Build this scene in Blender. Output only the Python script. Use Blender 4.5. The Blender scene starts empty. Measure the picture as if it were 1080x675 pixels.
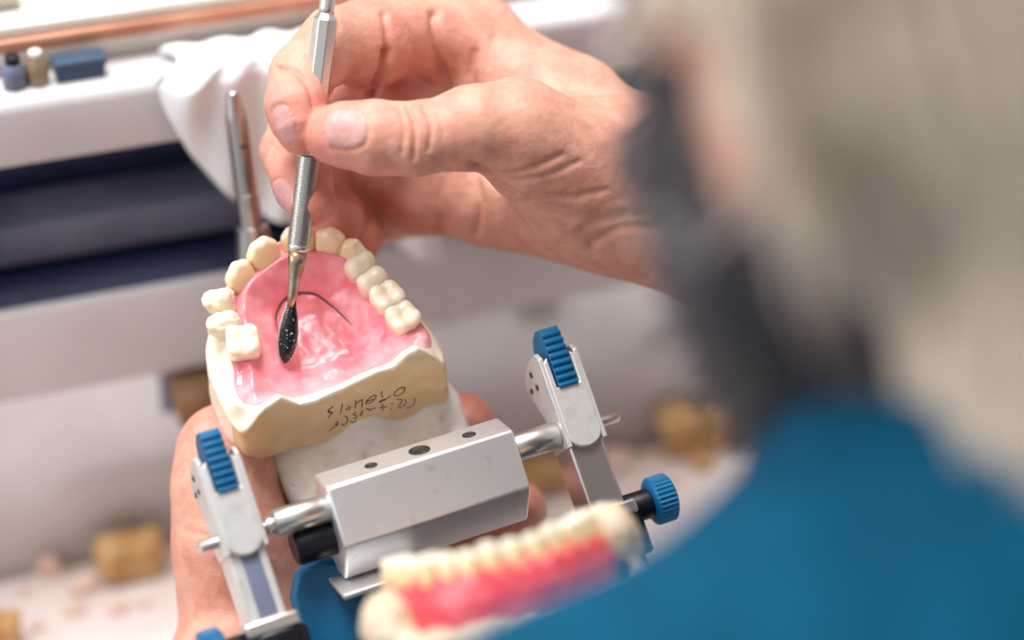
import bpy, bmesh, math, random
import numpy as np
from mathutils import Vector
from mathutils.bvhtree import BVHTree
random.seed(7); rng = np.random.default_rng(7)
f32 = np.float32
SC = bpy.context.scene
COL = SC.collection

# ------------------------------------------------------------------ camera geometry (millimetres)
LENS, SENSOR, IW, IH = 85.0, 36.0, 1080, 675
K = SENSOR / LENS / IW
PITCH = math.radians(35)
CAM = np.array([0, 0, 514.0])
RV = np.array([1, 0, 0.0]); UV = np.array([0, math.sin(PITCH), math.cos(PITCH)]); FV = np.array([0, math.cos(PITCH), -math.sin(PITCH)])
def P(px, py, d): return CAM + d * FV + (px - 540) * K * d * RV + (337.5 - py) * K * d * UV
def ray(px, py): return FV + (px - 540) * K * RV + (337.5 - py) * K * UV
def proj(w):
    w = np.asarray(w) - CAM; d = w @ FV
    return 540 + (w @ RV) / (K * d), 337.5 - (w @ UV) / (K * d), d
def c2w(v): return v[0] * RV + v[1] * UV - v[2] * FV          # right, up, towards the viewer
def unit(v): v = np.asarray(v, float); return v / np.linalg.norm(v)
def zplane(px, py, z):
    v = ray(px, py); t = (z - CAM[2]) / v[2]; return CAM + t * v

# ------------------------------------------------------------------ object helpers
def link(o): COL.objects.link(o); return o
def tag(o, label=None, cat=None, group=None, kind=None):
    if label: o['label'] = label
    if cat: o['category'] = cat
    if group: o['group'] = group
    if kind: o['kind'] = kind
    return o
LOC = {}
def thing(name, loc, label, cat, group=None):
    o = link(bpy.data.objects.new(name, None)); o.location = Vector(np.asarray(loc) * .001)
    o.empty_display_size = .01
    LOC[o.name] = np.asarray(loc, float)
    return tag(o, label, cat, group)
def root_loc(o):
    while o.parent is not None: o = o.parent
    return LOC[o.name]
def make_mesh(name, V, F, smooth=True):
    me = bpy.data.meshes.new(name)
    V = np.asarray(V, f32)
    if isinstance(F, np.ndarray):
        n, k = F.shape
        me.vertices.add(len(V)); me.vertices.foreach_set('co', V.ravel())
        me.loops.add(n * k); me.loops.foreach_set('vertex_index', F.astype(np.int32).ravel())
        me.polygons.add(n); me.polygons.foreach_set('loop_start', np.arange(0, n * k, k, dtype=np.int32))
        me.update(calc_edges=True); me.validate()
    else:
        me.from_pydata(V.tolist(), [], [list(f) for f in F]); me.update()
    if smooth: me.polygons.foreach_set('use_smooth', np.ones(len(me.polygons), bool))
    return me
def obj(name, V, F, mat, parent=None, loc=None, smooth=True, attrs=None, bevel=0, autosmooth=None):
    """V in world millimetres"""
    V = np.asarray(V, float)
    base = root_loc(parent) if parent is not None else (np.asarray(loc, float) if loc is not None else np.array([V[:, 0].mean(), V[:, 1].mean(), V[:, 2].min()]))
    me = make_mesh(name, (V - base) * .001, F, smooth)
    if attrs:
        for k, a in attrs.items():
            at = me.attributes.new(k, 'FLOAT', 'POINT'); at.data.foreach_set('value', np.asarray(a, f32))
    o = link(bpy.data.objects.new(name, me))
    for m in (mat if isinstance(mat, (list, tuple)) else [mat]): me.materials.append(m)
    if parent is not None: o.parent = parent
    else: o.location = Vector(base * .001); LOC[o.name] = base
    if bevel:
        b = o.modifiers.new('bevel', 'BEVEL'); b.width = bevel * .001; b.segments = 3; b.limit_method = 'ANGLE'; b.angle_limit = math.radians(35)
        b.harden_normals = False
    if autosmooth:
        me.polygons.foreach_set('use_smooth', np.ones(len(me.polygons), bool))
        try: me.set_sharp_from_angle(angle=math.radians(autosmooth))
        except Exception: pass
    return o

# ---- plain shapes, all returning (V, F)
def join(*parts):
    V, F, n = [], [], 0
    for v, f in parts:
        V.append(np.asarray(v, float)); F += [tuple(int(i) + n for i in q) for q in f]; n += len(v)
    return np.vstack(V), F
def box(c, ax, ay, az, hx, hy, hz):
    c = np.asarray(c, float)
    V = [c + sx * hx * ax + sy * hy * ay + sz * hz * az for sx in (-1, 1) for sy in (-1, 1) for sz in (-1, 1)]
    return np.array(V), [(0, 1, 3, 2), (4, 6, 7, 5), (0, 4, 5, 1), (2, 3, 7, 6), (0, 2, 6, 4), (1, 5, 7, 3)]
def prism(poly, o, e1, e2, ex, x0, x1):
    """polygon (counter-clockwise in e1,e2) swept along ex from x0 to x1"""
    n = len(poly)
    V = [o + a * e1 + b * e2 + x0 * ex for a, b in poly] + [o + a * e1 + b * e2 + x1 * ex for a, b in poly]
    F = [tuple(range(n))[::-1], tuple(range(n, 2 * n))] + [(i, (i + 1) % n, n + (i + 1) % n, n + i) for i in range(n)]
    V = np.array(V)
    if np.dot(np.cross(e1, e2), ex) * (x1 - x0) < 0: F = [q[::-1] for q in F]
    return V, F
def frame_of(d, ref=None):
    d = unit(d)
    ref = np.array([0, 0, 1.0]) if ref is None else ref
    if abs(d @ unit(ref)) > .98: ref = np.array([1.0, 0, 0])
    a = unit(np.cross(ref, d)); return a, np.cross(d, a), d
def lathe(prof, o, d, n=32, ref=None):
    """profile [(t along d, radius)]"""
    a, b, d = frame_of(d, ref)
    V, F = [], []
    for t, r in prof:
        for i in range(n):
            th = 2 * math.pi * i / n; V.append(o + t * d + r * (math.cos(th) * a + math.sin(th) * b))
    for j in range(len(prof) - 1):
        for i in range(n):
            k = (i + 1) % n; F.append((j * n + i, j * n + k, (j + 1) * n + k, (j + 1) * n + i))
    F.append(tuple(range(n))[::-1]); F.append(tuple(range((len(prof) - 1) * n, len(prof) * n)))
    return np.array(V), F
def tube(pts, rad, n=8):
    pts = np.asarray(pts, float); m = len(pts)
    rad = np.full(m, rad) if np.isscalar(rad) else np.asarray(rad)
    T = np.gradient(pts, axis=0); V, F = [], []
    a = None
    for i in range(m):
        t = unit(T[i])
        if a is None: a, b, _ = frame_of(t)
        else:
            a = unit(a - t * (a @ t)); b = np.cross(t, a)
        for k in range(n):
            th = 2 * math.pi * k / n; V.append(pts[i] + rad[i] * (math.cos(th) * a + math.sin(th) * b))
    for j in range(m - 1):
        for k in range(n):
            l = (k + 1) % n; F.append((j * n + k, j * n + l, (j + 1) * n + l, (j + 1) * n + k))
    F.append(tuple(range(n))[::-1]); F.append(tuple(range((m - 1) * n, m * n)))
    return np.array(V), F
def smooth_path(pts, n=8):
    pts = np.asarray(pts, float); out = []
    q = np.vstack([2 * pts[0] - pts[1], pts, 2 * pts[-1] - pts[-2]])
    for i in range(1, len(q) - 2):
        for s in np.arange(n) / n:
            p0, p1, p2, p3 = q[i - 1:i + 3]
            out.append(.5 * (2 * p1 + (p2 - p0) * s + (2 * p0 - 5 * p1 + 4 * p2 - p3) * s * s + (3 * p1 - p0 - 3 * p2 + p3) * s ** 3))
    out.append(pts[-1]); return np.array(out)

# ------------------------------------------------------------------ noise and implicit surfaces
def _hash(i, j, k, s):
    h = (i * 374761393 + j * 668265263 + k * 2147483647 + s * 974634721) & 0xffffffff
    h = ((h ^ (h >> 13)) * 1274126177) & 0xffffffff
    return ((h ^ (h >> 16)) & 0xffff) / 32767.5 - 1
def noise(p, scale, seed=0):
    q = np.asarray(p, float) / scale; i = np.floor(q).astype(np.int64); f = q - i; f = f * f * (3 - 2 * f); r = 0
    for a in (0, 1):
        for b in (0, 1):
            for c in (0, 1):
                w = (f[:, 0] if a else 1 - f[:, 0]) * (f[:, 1] if b else 1 - f[:, 1]) * (f[:, 2] if c else 1 - f[:, 2])
                r = r + w * _hash(i[:, 0] + a, i[:, 1] + b, i[:, 2] + c, seed)
    return r
def fbm(p, scale, seed=0, oct=3):
    return sum(noise(p, scale / 2 ** o, seed + o) / 2 ** o for o in range(oct))
def smin(a, b, k):
    if k <= 0: return np.minimum(a, b)
    h = np.maximum(k - np.abs(a - b), 0) / k; return np.minimum(a, b) - h * h * k * .25
def smax(a, b, k): return -smin(-a, -b, k)
class Cone:
    def __init__(s, a, b, ra, rb, flat=None, fac=1.0):
        s.a = np.asarray(a, float); s.ab = np.asarray(b, float) - s.a; s.l2 = max(s.ab @ s.ab, 1e-9); s.ra, s.rb = ra, rb
        s.flat = None if flat is None else unit(flat); s.fac = fac
        s.c = s.a + s.ab / 2; s.R = math.sqrt(s.l2) / 2 + max(ra, rb)
    def __call__(s, p):
        q = p - s.a; t = np.clip(q @ s.ab / s.l2, 0, 1); dl = q - t[:, None] * s.ab; l2 = (dl * dl).sum(1)
        if s.flat is not None: l2 = l2 + (dl @ s.flat) ** 2 * (1 / s.fac ** 2 - 1)
        return np.sqrt(l2) - (s.ra + (s.rb - s.ra) * t)
class Ell:
    def __init__(s, c, R, rad):                 # R rows = axes
        s.c = np.asarray(c, float); s.M = np.asarray(R, float); s.rad = np.asarray(rad, float); s.R = max(rad)
    def __call__(s, p):
        q = (p - s.c) @ s.M.T / s.rad; l = np.sqrt((q * q).sum(1)) + 1e-9
        g = np.sqrt(((q / s.rad) ** 2).sum(1)) + 1e-9
        return l * (l - 1) / g
class Grp:
    def __init__(s, items, k): 
        s.items = items; s.k = k
        C = np.array([i.c for i in items]); s.c = (C.min(0) + C.max(0)) / 2; s.R = max(np.linalg.norm(i.c - s.c) + i.R for i in items)
    def near(s, c, R): 
        L = [i.near(c, R) if isinstance(i, Grp) else i for i in s.items if np.linalg.norm(i.c - c) < i.R + R + 14]
        L = [i for i in L if i is not None]
        if not L: return None
        g = object.__new__(Grp); g.items = L; g.k = s.k; g.c = s.c; g.R = s.R; return g
    def __call__(s, p):
        d = None
        for i in s.items: v = i(p); d = v if d is None else smin(d, v, s.k)
        return d
class Func:
    def __init__(s, fn, c, R): s.fn, s.c, s.R = fn, np.asarray(c, float), R
    def __call__(s, p): return s.fn(p)
class Sub:
    """a minus b, smooth"""
    def __init__(s, a, b, k): s.a, s.b, s.k = a, b, k; s.c, s.R = a.c, a.R
    def __call__(s, p): return smax(s.a(p), -s.b(p), s.k)
def nets(field, lo, hi, h, project=1, B=18):
    lo = np.asarray(lo, float); n = np.ceil((np.asarray(hi) - lo) / h).astype(int) + 1
    A = np.full(n, 1e3, f32)
    for i in range(0, n[0], B):
        for j in range(0, n[1], B):
            for k in range(0, n[2], B):
                e = np.minimum([i + B, j + B, k + B], n); m = e - [i, j, k]
                c = lo + h * (np.array([i, j, k]) + (m - 1) / 2); R = h * np.linalg.norm(m) / 2
                fl = field.near(c, R) if isinstance(field, Grp) else field
                if fl is None: continue
                dc = fl(c[None])[0]
                if abs(dc) > R * 1.9 + 6: A[i:e[0], j:e[1], k:e[2]] = dc; continue
                g = np.stack(np.meshgrid(*[lo[q] + h * np.arange([i, j, k][q], e[q]) for q in range(3)], indexing='ij'), -1).reshape(-1, 3)
                A[i:e[0], j:e[1], k:e[2]] = fl(g).reshape(m)
    S = A < 0; cnt = np.zeros(n - 1, np.int8)
    sl = lambda o, d: tuple(slice(o[q], o[q] + d[q]) for q in range(3))
    cor = [(a, b, c) for a in (0, 1) for b in (0, 1) for c in (0, 1)]
    for o in cor: cnt += S[sl(o, n - 1)]
    ijk = np.argwhere((cnt > 0) & (cnt < 8)); idx = np.full(n - 1, -1, np.int32); idx[tuple(ijk.T)] = np.arange(len(ijk))
    val = {o: A[tuple((ijk + o).T)].astype(float) for o in cor}
    acc = np.zeros((len(ijk), 3)); ct = np.zeros(len(ijk))
    for o in cor:
        for q in range(3):
            if o[q]: continue
            o2 = tuple(o[t] + (t == q) for t in range(3)); v0, v1 = val[o], val[o2]; m = (v0 < 0) != (v1 < 0)
            t = np.where(m, v0 / np.where(m, v0 - v1, 1), 0); pos = np.repeat(np.array([o], float), len(ijk), 0); pos[:, q] += t
            acc[m] += pos[m]; ct += m
    V = lo + h * (ijk + acc / np.maximum(ct, 1)[:, None]); F = []
    for q in range(3):
        a, b = (q + 1) % 3, (q + 2) % 3; d = np.zeros(3, int); d[q] = 1
        s0 = S[sl((0, 0, 0), n - d)]; s1 = S[sl(tuple(d), n - d)]; e = np.argwhere(s0 != s1)
        ok = (e[:, a] > 0) & (e[:, b] > 0) & (e[:, a] < n[a] - 1) & (e[:, b] < n[b] - 1); e = e[ok]; ins = s0[tuple(e.T)]
        def cell(da, db):
            x = e.copy(); x[:, a] += da; x[:, b] += db; return idx[tuple(x.T)]
        Q = np.stack([cell(-1, -1), cell(0, -1), cell(0, 0), cell(-1, 0)], 1)
        Q[~ins] = Q[~ins][:, ::-1]; F.append(Q)
    F = np.vstack(F); F = F[(F >= 0).all(1)]
    for _ in range(project):
        e = h * .25; d0 = field(V); g = np.stack([(field(V + e * np.eye(3)[q]) - d0) / e for q in range(3)], 1)
        st = d0 / np.maximum((g * g).sum(1), .1); V = V - np.clip(st, -h, h)[:, None] * g
    return V, F
def normals(V, F):
    n = np.zeros_like(V); t = np.cross(V[F[:, 2]] - V[F[:, 0]], V[F[:, 3]] - V[F[:, 1]])
    for k in range(4): np.add.at(n, F[:, k], t)
    return n / np.maximum(np.linalg.norm(n, axis=1), 1e-12)[:, None]
def seg_dist(p, line):
    """distance of 2-d or 3-d points to a polyline"""
    best = np.full(len(p), 1e9); line = np.asarray(line, float)
    for a, b in zip(line[:-1], line[1:]):
        ab = b - a; t = np.clip((p - a) @ ab / max(ab @ ab, 1e-9), 0, 1); best = np.minimum(best, np.linalg.norm(p - a - t[:, None] * ab, axis=1))
    return best
def sdpoly(p, poly):
    poly = np.asarray(poly, float); d = seg_dist(p, np.vstack([poly, poly[:1]])); ins = np.zeros(len(p), bool)
    for a, b in zip(poly, np.roll(poly, -1, 0)):
        c = (a[1] > p[:, 1]) != (b[1] > p[:, 1])
        with np.errstate(divide='ignore', invalid='ignore'):
            ins ^= c & (p[:, 0] < (b[0] - a[0]) * (p[:, 1] - a[1]) / (b[1] - a[1]) + a[0])
    return np.where(ins, -d, d)

# ------------------------------------------------------------------ materials
def srgb(r, g, b): return tuple((c / 12.92 if c <= .04045 else ((c + .055) / 1.055) ** 2.4) for c in (r / 255, g / 255, b / 255)) + (1,)
def mat(name, col, rough=.5, metal=0, sss=0, rad=(1, .3, .15), sscale=.002, col2=None, nscale=300, spread=(.4, .6), bump=0, bscale=800, bdist=.0003,
        spec=.5, coat=0, trans=0, ior=1.45, detail=4, coat_rough=.1):
    m = bpy.data.materials.new(name); m.use_nodes = True; nt = m.node_tree; b = nt.nodes['Principled BSDF']
    b.inputs['Base Color'].default_value = col; b.inputs['Roughness'].default_value = rough; b.inputs['Metallic'].default_value = metal
    b.inputs['Specular IOR Level'].default_value = spec; b.inputs['Coat Weight'].default_value = coat; b.inputs['Coat Roughness'].default_value = coat_rough
    b.inputs['Transmission Weight'].default_value = trans; b.inputs['IOR'].default_value = ior
    if sss:
        b.inputs['Subsurface Weight'].default_value = sss; b.inputs['Subsurface Radius'].default_value = rad; b.inputs['Subsurface Scale'].default_value = sscale
    tc = nt.nodes.new('ShaderNodeTexCoord')
    if col2 is not None:
        n = nt.nodes.new('ShaderNodeTexNoise'); n.inputs['Scale'].default_value = nscale; n.inputs['Detail'].default_value = detail
        nt.links.new(tc.outputs['Object'], n.inputs['Vector'])
        r = nt.nodes.new('ShaderNodeValToRGB'); r.color_ramp.elements[0].position = spread[0]; r.color_ramp.elements[1].position = spread[1]
        r.color_ramp.elements[0].color = col; r.color_ramp.elements[1].color = col2
        nt.links.new(n.outputs['Fac'], r.inputs['Fac']); nt.links.new(r.outputs['Color'], b.inputs['Base Color']); m['ramp'] = r.name
    if bump:
        n = nt.nodes.new('ShaderNodeTexNoise'); n.inputs['Scale'].default_value = bscale; n.inputs['Detail'].default_value = 5
        nt.links.new(tc.outputs['Object'], n.inputs['Vector'])
        bp = nt.nodes.new('ShaderNodeBump'); bp.inputs['Strength'].default_value = bump; bp.inputs['Distance'].default_value = bdist
        nt.links.new(n.outputs['Fac'], bp.inputs['Height']); nt.links.new(bp.outputs['Normal'], b.inputs['Normal'])
    return m
def mix_attr(m, attr, col, fac=1.0, rough=None, speck=0):
    """pigment of another colour where a point attribute says so (nails, wax, dust)"""
    nt = m.node_tree; b = nt.nodes['Principled BSDF']; inp = b.inputs['Base Color']
    a = nt.nodes.new('ShaderNodeAttribute'); a.attribute_name = attr
    mx = nt.nodes.new('ShaderNodeMix'); mx.data_type = 'RGBA'
    mu = nt.nodes.new('ShaderNodeMath'); mu.operation = 'MULTIPLY'; mu.inputs[1].default_value = fac; mu.use_clamp = True
    if speck:
        tc = nt.nodes.new('ShaderNodeTexCoord'); nz = nt.nodes.new('ShaderNodeTexNoise'); nz.inputs['Scale'].default_value = speck; nz.inputs['Detail'].default_value = 3
        nt.links.new(tc.outputs['Object'], nz.inputs['Vector']); ad = nt.nodes.new('ShaderNodeMath'); ad.operation = 'MULTIPLY_ADD'; ad.inputs[1].default_value = 9; ad.inputs[2].default_value = -5.6
        nt.links.new(nz.outputs['Fac'], ad.inputs[0]); m2 = nt.nodes.new('ShaderNodeMath'); m2.operation = 'MULTIPLY'; m2.use_clamp = True
        nt.links.new(ad.outputs[0], m2.inputs[0]); nt.links.new(a.outputs['Fac'], m2.inputs[1]); nt.links.new(m2.outputs[0], mu.inputs[0])
    else: nt.links.new(a.outputs['Fac'], mu.inputs[0])
    nt.links.new(mu.outputs[0], mx.inputs[0])
    if inp.is_linked: nt.links.new(inp.links[0].from_socket, mx.inputs[6])
    else: mx.inputs[6].default_value = inp.default_value
    mx.inputs[7].default_value = col; nt.links.new(mx.outputs[2], inp)
    if rough is not None:
        mr = nt.nodes.new('ShaderNodeMix'); mr.inputs[2].default_value = b.inputs['Roughness'].default_value; mr.inputs[3].default_value = rough
        nt.links.new(mu.outputs[0], mr.inputs['Factor']); nt.links.new(mr.outputs[0], b.inputs['Roughness'])
    return m
MT = dict(
    skin=mat('skin', srgb(210, 148, 127), .5, sss=.12, rad=(1, .35, .2), sscale=.002, col2=srgb(222, 165, 144), nscale=160, bump=.5, bscale=1300, bdist=.0004),
    plaster=mat('tan_plaster', srgb(226, 190, 138), .5, col2=srgb(236, 206, 158), nscale=130, spread=(.35, .7), bump=.2, bscale=700, coat=.15, coat_rough=.35, sss=.1, sscale=.001),
    white_plaster=mat('white_plaster', srgb(244, 240, 234), .8, col2=srgb(226, 218, 208), nscale=220, spread=(.55, .8), bump=.5, bscale=900),
    wax=mat('pink_wax', srgb(238, 114, 130), .3, sss=.35, rad=(1, .4, .4), sscale=.002, col2=srgb(247, 170, 176), nscale=110, spread=(.35, .7), bump=.3, bscale=300, bdist=.0006, coat=.45, coat_rough=.22, detail=6),
    tooth=mat('tooth_resin', srgb(250, 238, 216), .25, sss=.65, rad=(1, .75, .5), sscale=.004, coat=.3),
    tooth_plaster=mat('cast_tooth', srgb(240, 226, 200), .5, sss=.2, sscale=.001, bump=.3, bscale=900),
    ink=mat('pencil_ink', srgb(84, 70, 62), .6),
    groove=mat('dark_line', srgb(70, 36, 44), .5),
    steel=mat('brushed_steel', srgb(218, 215, 210), .32, .94, bump=.06, bscale=1500),
    worn_steel=mat('worn_steel', srgb(190, 180, 165), .35, 1, col2=srgb(160, 130, 88), nscale=260, spread=(.45, .7), bump=.2, bscale=800),
    alu=mat('matt_aluminium', srgb(242, 242, 242), .42, .82, col2=srgb(212, 210, 207), nscale=180, spread=(.62, .8), bump=.08, bscale=1200),
    bracket=mat('satin_bracket', srgb(222, 221, 219), .45, .5, col2=srgb(206, 204, 200), nscale=220, spread=(.5, .75)),
    blue=mat('blue_plastic', srgb(0, 98, 146), .42, bump=.1, bscale=1000),
    black=mat('black_metal', srgb(22, 24, 34), .4, .3),
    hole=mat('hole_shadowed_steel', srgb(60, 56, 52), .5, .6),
    blackwax=mat('burnt_black_wax', srgb(14, 13, 16), .22, coat=.6, col2=srgb(225, 220, 215), nscale=1500, spread=(.66, .70), bump=.5, bscale=900, bdist=.0005, detail=2),
    shirt=mat('teal_cotton', srgb(0, 68, 96), .9, spec=.2, col2=srgb(0, 76, 106), nscale=60, bump=.3, bscale=1800),
    hair=mat('grey_hair', srgb(245, 231, 216), .6, col2=srgb(204, 189, 172), nscale=30),
    beard=mat('dark_beard', srgb(104, 98, 100), .7, col2=srgb(72, 69, 78), nscale=60),
    bench=mat('light_grey_laminate', srgb(212, 209, 211), .55, col2=srgb(204, 201, 203), nscale=20),
    panel=mat('grey_panel', srgb(200, 195, 194), .7, col2=srgb(184, 178, 178), nscale=14, detail=6),
    navy=mat('navy_recess', srgb(44, 52, 88), .5, col2=srgb(38, 46, 78), nscale=30),
    navy2=mat('dull_steel_and_reflection', srgb(120, 126, 150), .5, .1, col2=srgb(92, 98, 122), nscale=25),  # dull blue-grey metal, also the painted reflection in the recess
    tray=mat('dusty_worktop', srgb(234, 222, 218), .85, col2=srgb(222, 200, 194), nscale=26, spread=(.45, .75), bump=.5, bscale=260, bdist=.001, detail=8),
    chunk=mat('broken_tan_plaster', srgb(186, 142, 90), .85, col2=srgb(208, 172, 124), nscale=120, bump=.6, bscale=300, bdist=.001),
    crumb=mat('pink_crumb', srgb(228, 192, 176), .8, col2=srgb(236, 212, 200), nscale=150),
    wood=mat('worn_wood', srgb(146, 110, 78), .7, col2=srgb(110, 78, 52), nscale=60, bump=.3, bscale=300),
    paper=mat('white_paper', srgb(236, 236, 238), .85, sss=.2, sscale=.002, bump=.3, bscale=500),
    copper=mat('copper_edge', srgb(204, 150, 122), .5, .2, col2=srgb(186, 126, 100), nscale=40),
    cream=mat('cream_enamel', srgb(238, 232, 222), .45, col2=srgb(212, 204, 190), nscale=22, spread=(.5, .7)),
    teal=mat('blue_card', srgb(58, 80, 104), .6),
    wall=mat('wall_paint', srgb(225, 222, 218), .8), floor=mat('floor_vinyl', srgb(150, 148, 146), .5, col2=srgb(130, 128, 126), nscale=4),
    amber=mat('amber_bottle', srgb(150, 130, 104), .3),
)
mix_attr(MT['skin'], 'red', srgb(214, 112, 100), .75)
mix_attr(MT['skin'], 'nail', srgb(206, 156, 152), .85, rough=.28)
mix_attr(MT['skin'], 'dust', srgb(244, 232, 226), .8, speck=2600)
mix_attr(MT['skin'], 'hairy', srgb(74, 69, 74), .9)
mix_attr(MT['skin'], 'scalp', srgb(215, 200, 184), .9)
mix_attr(MT['plaster'], 'cream', srgb(246, 232, 208), 1.0)
mix_attr(MT['tooth'], 'neck', srgb(252, 210, 146), 1.0)
mix_attr(MT['wax'], 'pale', srgb(247, 196, 200), .8)

# ================================================================== THE WORK: upper cast (frame M)
mx_ = unit(c2w(np.array([109, 34.5, -20.0]))); my_ = c2w(np.array([-15.5, 37, -20.6])); my_ = unit(my_ - mx_ * (mx_ @ my_)); mn_ = np.cross(mx_, my_)
MR = np.array([mx_, my_, mn_]); MO = P(357, 410, 665)
def M(p): return MO + np.asarray(p, float) @ MR
def toM(w): return (np.asarray(w, float) - MO) @ MR.T
ARCH = smooth_path([(-25, 6, 0), (-23.5, 14, 0), (-21.5, 22.5, 0), (-20, 31, 0), (-17.5, 37.5, 0), (-12.5, 42, 0), (-5.5, 45.3, 0), (2, 46, 0), (9, 43.6, 0), (14, 40, 0), (17.3, 35, 0), (19.4, 29.5, 0), (21.5, 23.5, 0), (23.5, 16.5, 0), (26, 8, 0)], 5)[:, :2]
OUT = [(-29.5, -1), (-31.5, 8), (-31.5, 18), (-30, 27), (-25.5, 36), (-20, 43), (-12, 48), (-3, 50.5), (6, 50), (13, 46), (18.5, 40), (22.5, 32), (26, 24), (29, 14), (31, 5), (30, -2.5), (20, -2), (8, -1.9), (-4, -1.8), (-16, -1.4), (-24, -2)]
WAXP = [(-26.5, 4.5), (-27, 9), (-25.5, 14), (-25, 20), (-23.5, 28), (-20.5, 38), (-14.5, 45.5), (-7, 49), (2, 50), (10, 48), (16.5, 43), (20.5, 36), (23.5, 28), (25.5, 22), (28, 14), (29.6, 5.5), (26, 2.0), (16, .2), (6, .6), (-3, -.5), (-10, 1.8), (-16, 1.0), (-22, .2)]
OUT = smooth_path([p + (0,) for p in OUT + OUT[:1]], 3)[:-1, :2]; WAXP = smooth_path([p + (0,) for p in WAXP + WAXP[:1]], 3)[:-1, :2]
def top_h(x, y):
    p = np.stack([x, y], 1); da = seg_dist(p, ARCH); inside = sdpoly(p, np.vstack([ARCH, [(0, 0)]])) < 0
    vault = -9.5 * np.clip((da - 3) / 13, 0, 1) ** .8
    vault = np.where(y < 14, vault * (.55 + .45 * np.clip(y / 14, 0, 1)), vault)
    outer = -5.0 * np.clip((da - 2.5) / 5, 0, 1)
    t = np.clip(sdpoly(p, np.vstack([ARCH, [(26, -4), (-25, -4)]]) ) / 3, -1, 1) * .5 + .5
    h = vault * (1 - t) + outer * t
    rim = np.interp(x, [-31, -27.9, -24.1, -21, -16.5, -11.8, -7.4, -3.8, .4, 5.4, 9.3, 15.9, 19.4, 22.7, 26.9, 29, 31], [-5, -3.6, 2.0, 6.2, 8.2, .8, 1.0, 1.8, 2.4, 4.0, 5.4, 6.4, 11, 12, 6, .4, -2])
    t = np.clip((6.5 - y) / 8, 0, 1); t = t * t * (3 - 2 * t); h = h * (1 - t) + rim * t
    p3 = np.stack([x, y, x * 0], 1)
    return h + .45 * fbm(p3, 7, 3) + .22 * noise(p3, 2.2, 9)
def cast_f(p):
    q = toM(p); x, y, z = q.T; d2 = sdpoly(q[:, :2], OUT) + .5 * fbm(q, 9, 5)
    d2 = d2 - .06 * np.clip(-z, 0, 30) * (y > 2)
    zb = -25.5 - .12 * (x + 16) + .8 * fbm(q, 12, 8)
    d = smax(d2, (z - top_h(x, y)) * .85, .9); d = smax(d, zb - z, 2.0)
    # chamfers at the two heels, trimmed by hand
    for a, b, c in ((.8, -.6, 25.6), (-.86, -.5, 25.5)):
        d = smax(d, a * x + b * y - c, .8)
    return d
bb = np.array([M((a, b, c)) for a in (-36, 36) for b in (-8, 57) for c in (-32, 16)])
V, F = nets(Func(cast_f, MO, 80), bb.min(0), bb.max(0), .62, B=24)
q = toM(V); ndot = normals(V, F) @ MR.T
cream = np.clip((q[:, 2] - top_h(q[:, 0], q[:, 1]) + 1.5 + .8 * fbm(q, 6, 4)) / .5, 0, 1)
cream = np.maximum(cream, np.clip((-25.5 - q[:, 0] + .4 * q[:, 2] * 0) / 2, 0, 1) * np.clip((q[:, 1] - 1) / 2, 0, 1) * np.clip((q[:, 2] + 19 + 2 * noise(q, 5, 6)) / 1.5, 0, 1))
t_cast = thing('dental_cast', M((0, 20, -25)), 'upper tooth cast of tan plaster with pink wax palate under the carver tip', 'dental cast', 'dental casts on the articulator')
obj('plaster_base', V, F, MT['plaster'], t_cast, attrs={'cream': cream})
CAST_BVH = BVHTree.FromPolygons([Vector(v) for v in V], [tuple(int(i) for i in f) for f in F])
# wax
POLINE = [(293, 352), (291, 335), (297, 322), (308, 313), (322, 309), (335, 312), (350, 322), (362, 333), (371, 343)]
def onz(px, py, z):
    v = ray(px, py); t = (z - (CAM - MO) @ mn_) / (v @ mn_); return toM(CAM + t * v)
PL2 = np.array([onz(a, b, -6)[:2] for a, b in POLINE])
def wax_top(x, y):
    p = np.stack([x, y], 1); p3 = np.stack([x, y, x * 0], 1); dl = seg_dist(p, PL2)
    edge = np.clip(-sdpoly(p, WAXP) / 5, 0, 1)
    h = top_h(x, y) + .25 + 1.0 * edge + 2.4 * np.exp(-((seg_dist(p, ARCH) - 3.5) / 3.5) ** 2) * np.clip((y - 24) / 12, .25, 1) * np.clip((y - 4) / 6, 0, 1) + .22 * fbm(p3, 6, 21) + .10 * noise(p3, 1.8, 22)
    ins = sdpoly(p, np.vstack([PL2, [(8, 10), (-14, 10)]]))
    return h - .55 * np.exp(-(dl / .7) ** 2) - .35 * np.clip(-ins / 2, 0, 1)
def wax_f(p):
    q = toM(p); x, y, z = q.T; wt = wax_top(x, y)
    d2 = sdpoly(q[:, :2], WAXP) + .6 * fbm(q, 6, 31)
    return smax(smax(d2 * .8, (z - wt) * .8, 1.4), wt - 2.6 - z, .5)
bb = np.array([M((a, b, c)) for a in (-31, 33) for b in (-4, 54) for c in (-14, 16)])
V, F = nets(Func(wax_f, MO, 80), bb.min(0), bb.max(0), .5, B=24)
q = toM(V); pale = np.clip((11 - q[:, 1]) / 9, 0, 1) * .85 + .3 * np.clip(fbm(q, 5, 77) + .2, 0, 1)
obj('wax_palate', V, F, MT['wax'], t_cast, attrs={'pale': pale})
def wax_pt(x, y, dz=0): return M((x, y, wax_top(np.array([x], float), np.array([y], float))[0] + dz))
pp = smooth_path([(a, b, 0) for a, b in PL2], 6)
ml = len(pp); rr = .33 * np.sin(np.pi * np.clip(np.linspace(.06, .97, ml), 0, 1)) ** .6
obj('palate_line', *tube([wax_pt(a, b, .05) for a, b, _ in pp], rr, 8), MT['groove'], t_cast)
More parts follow.
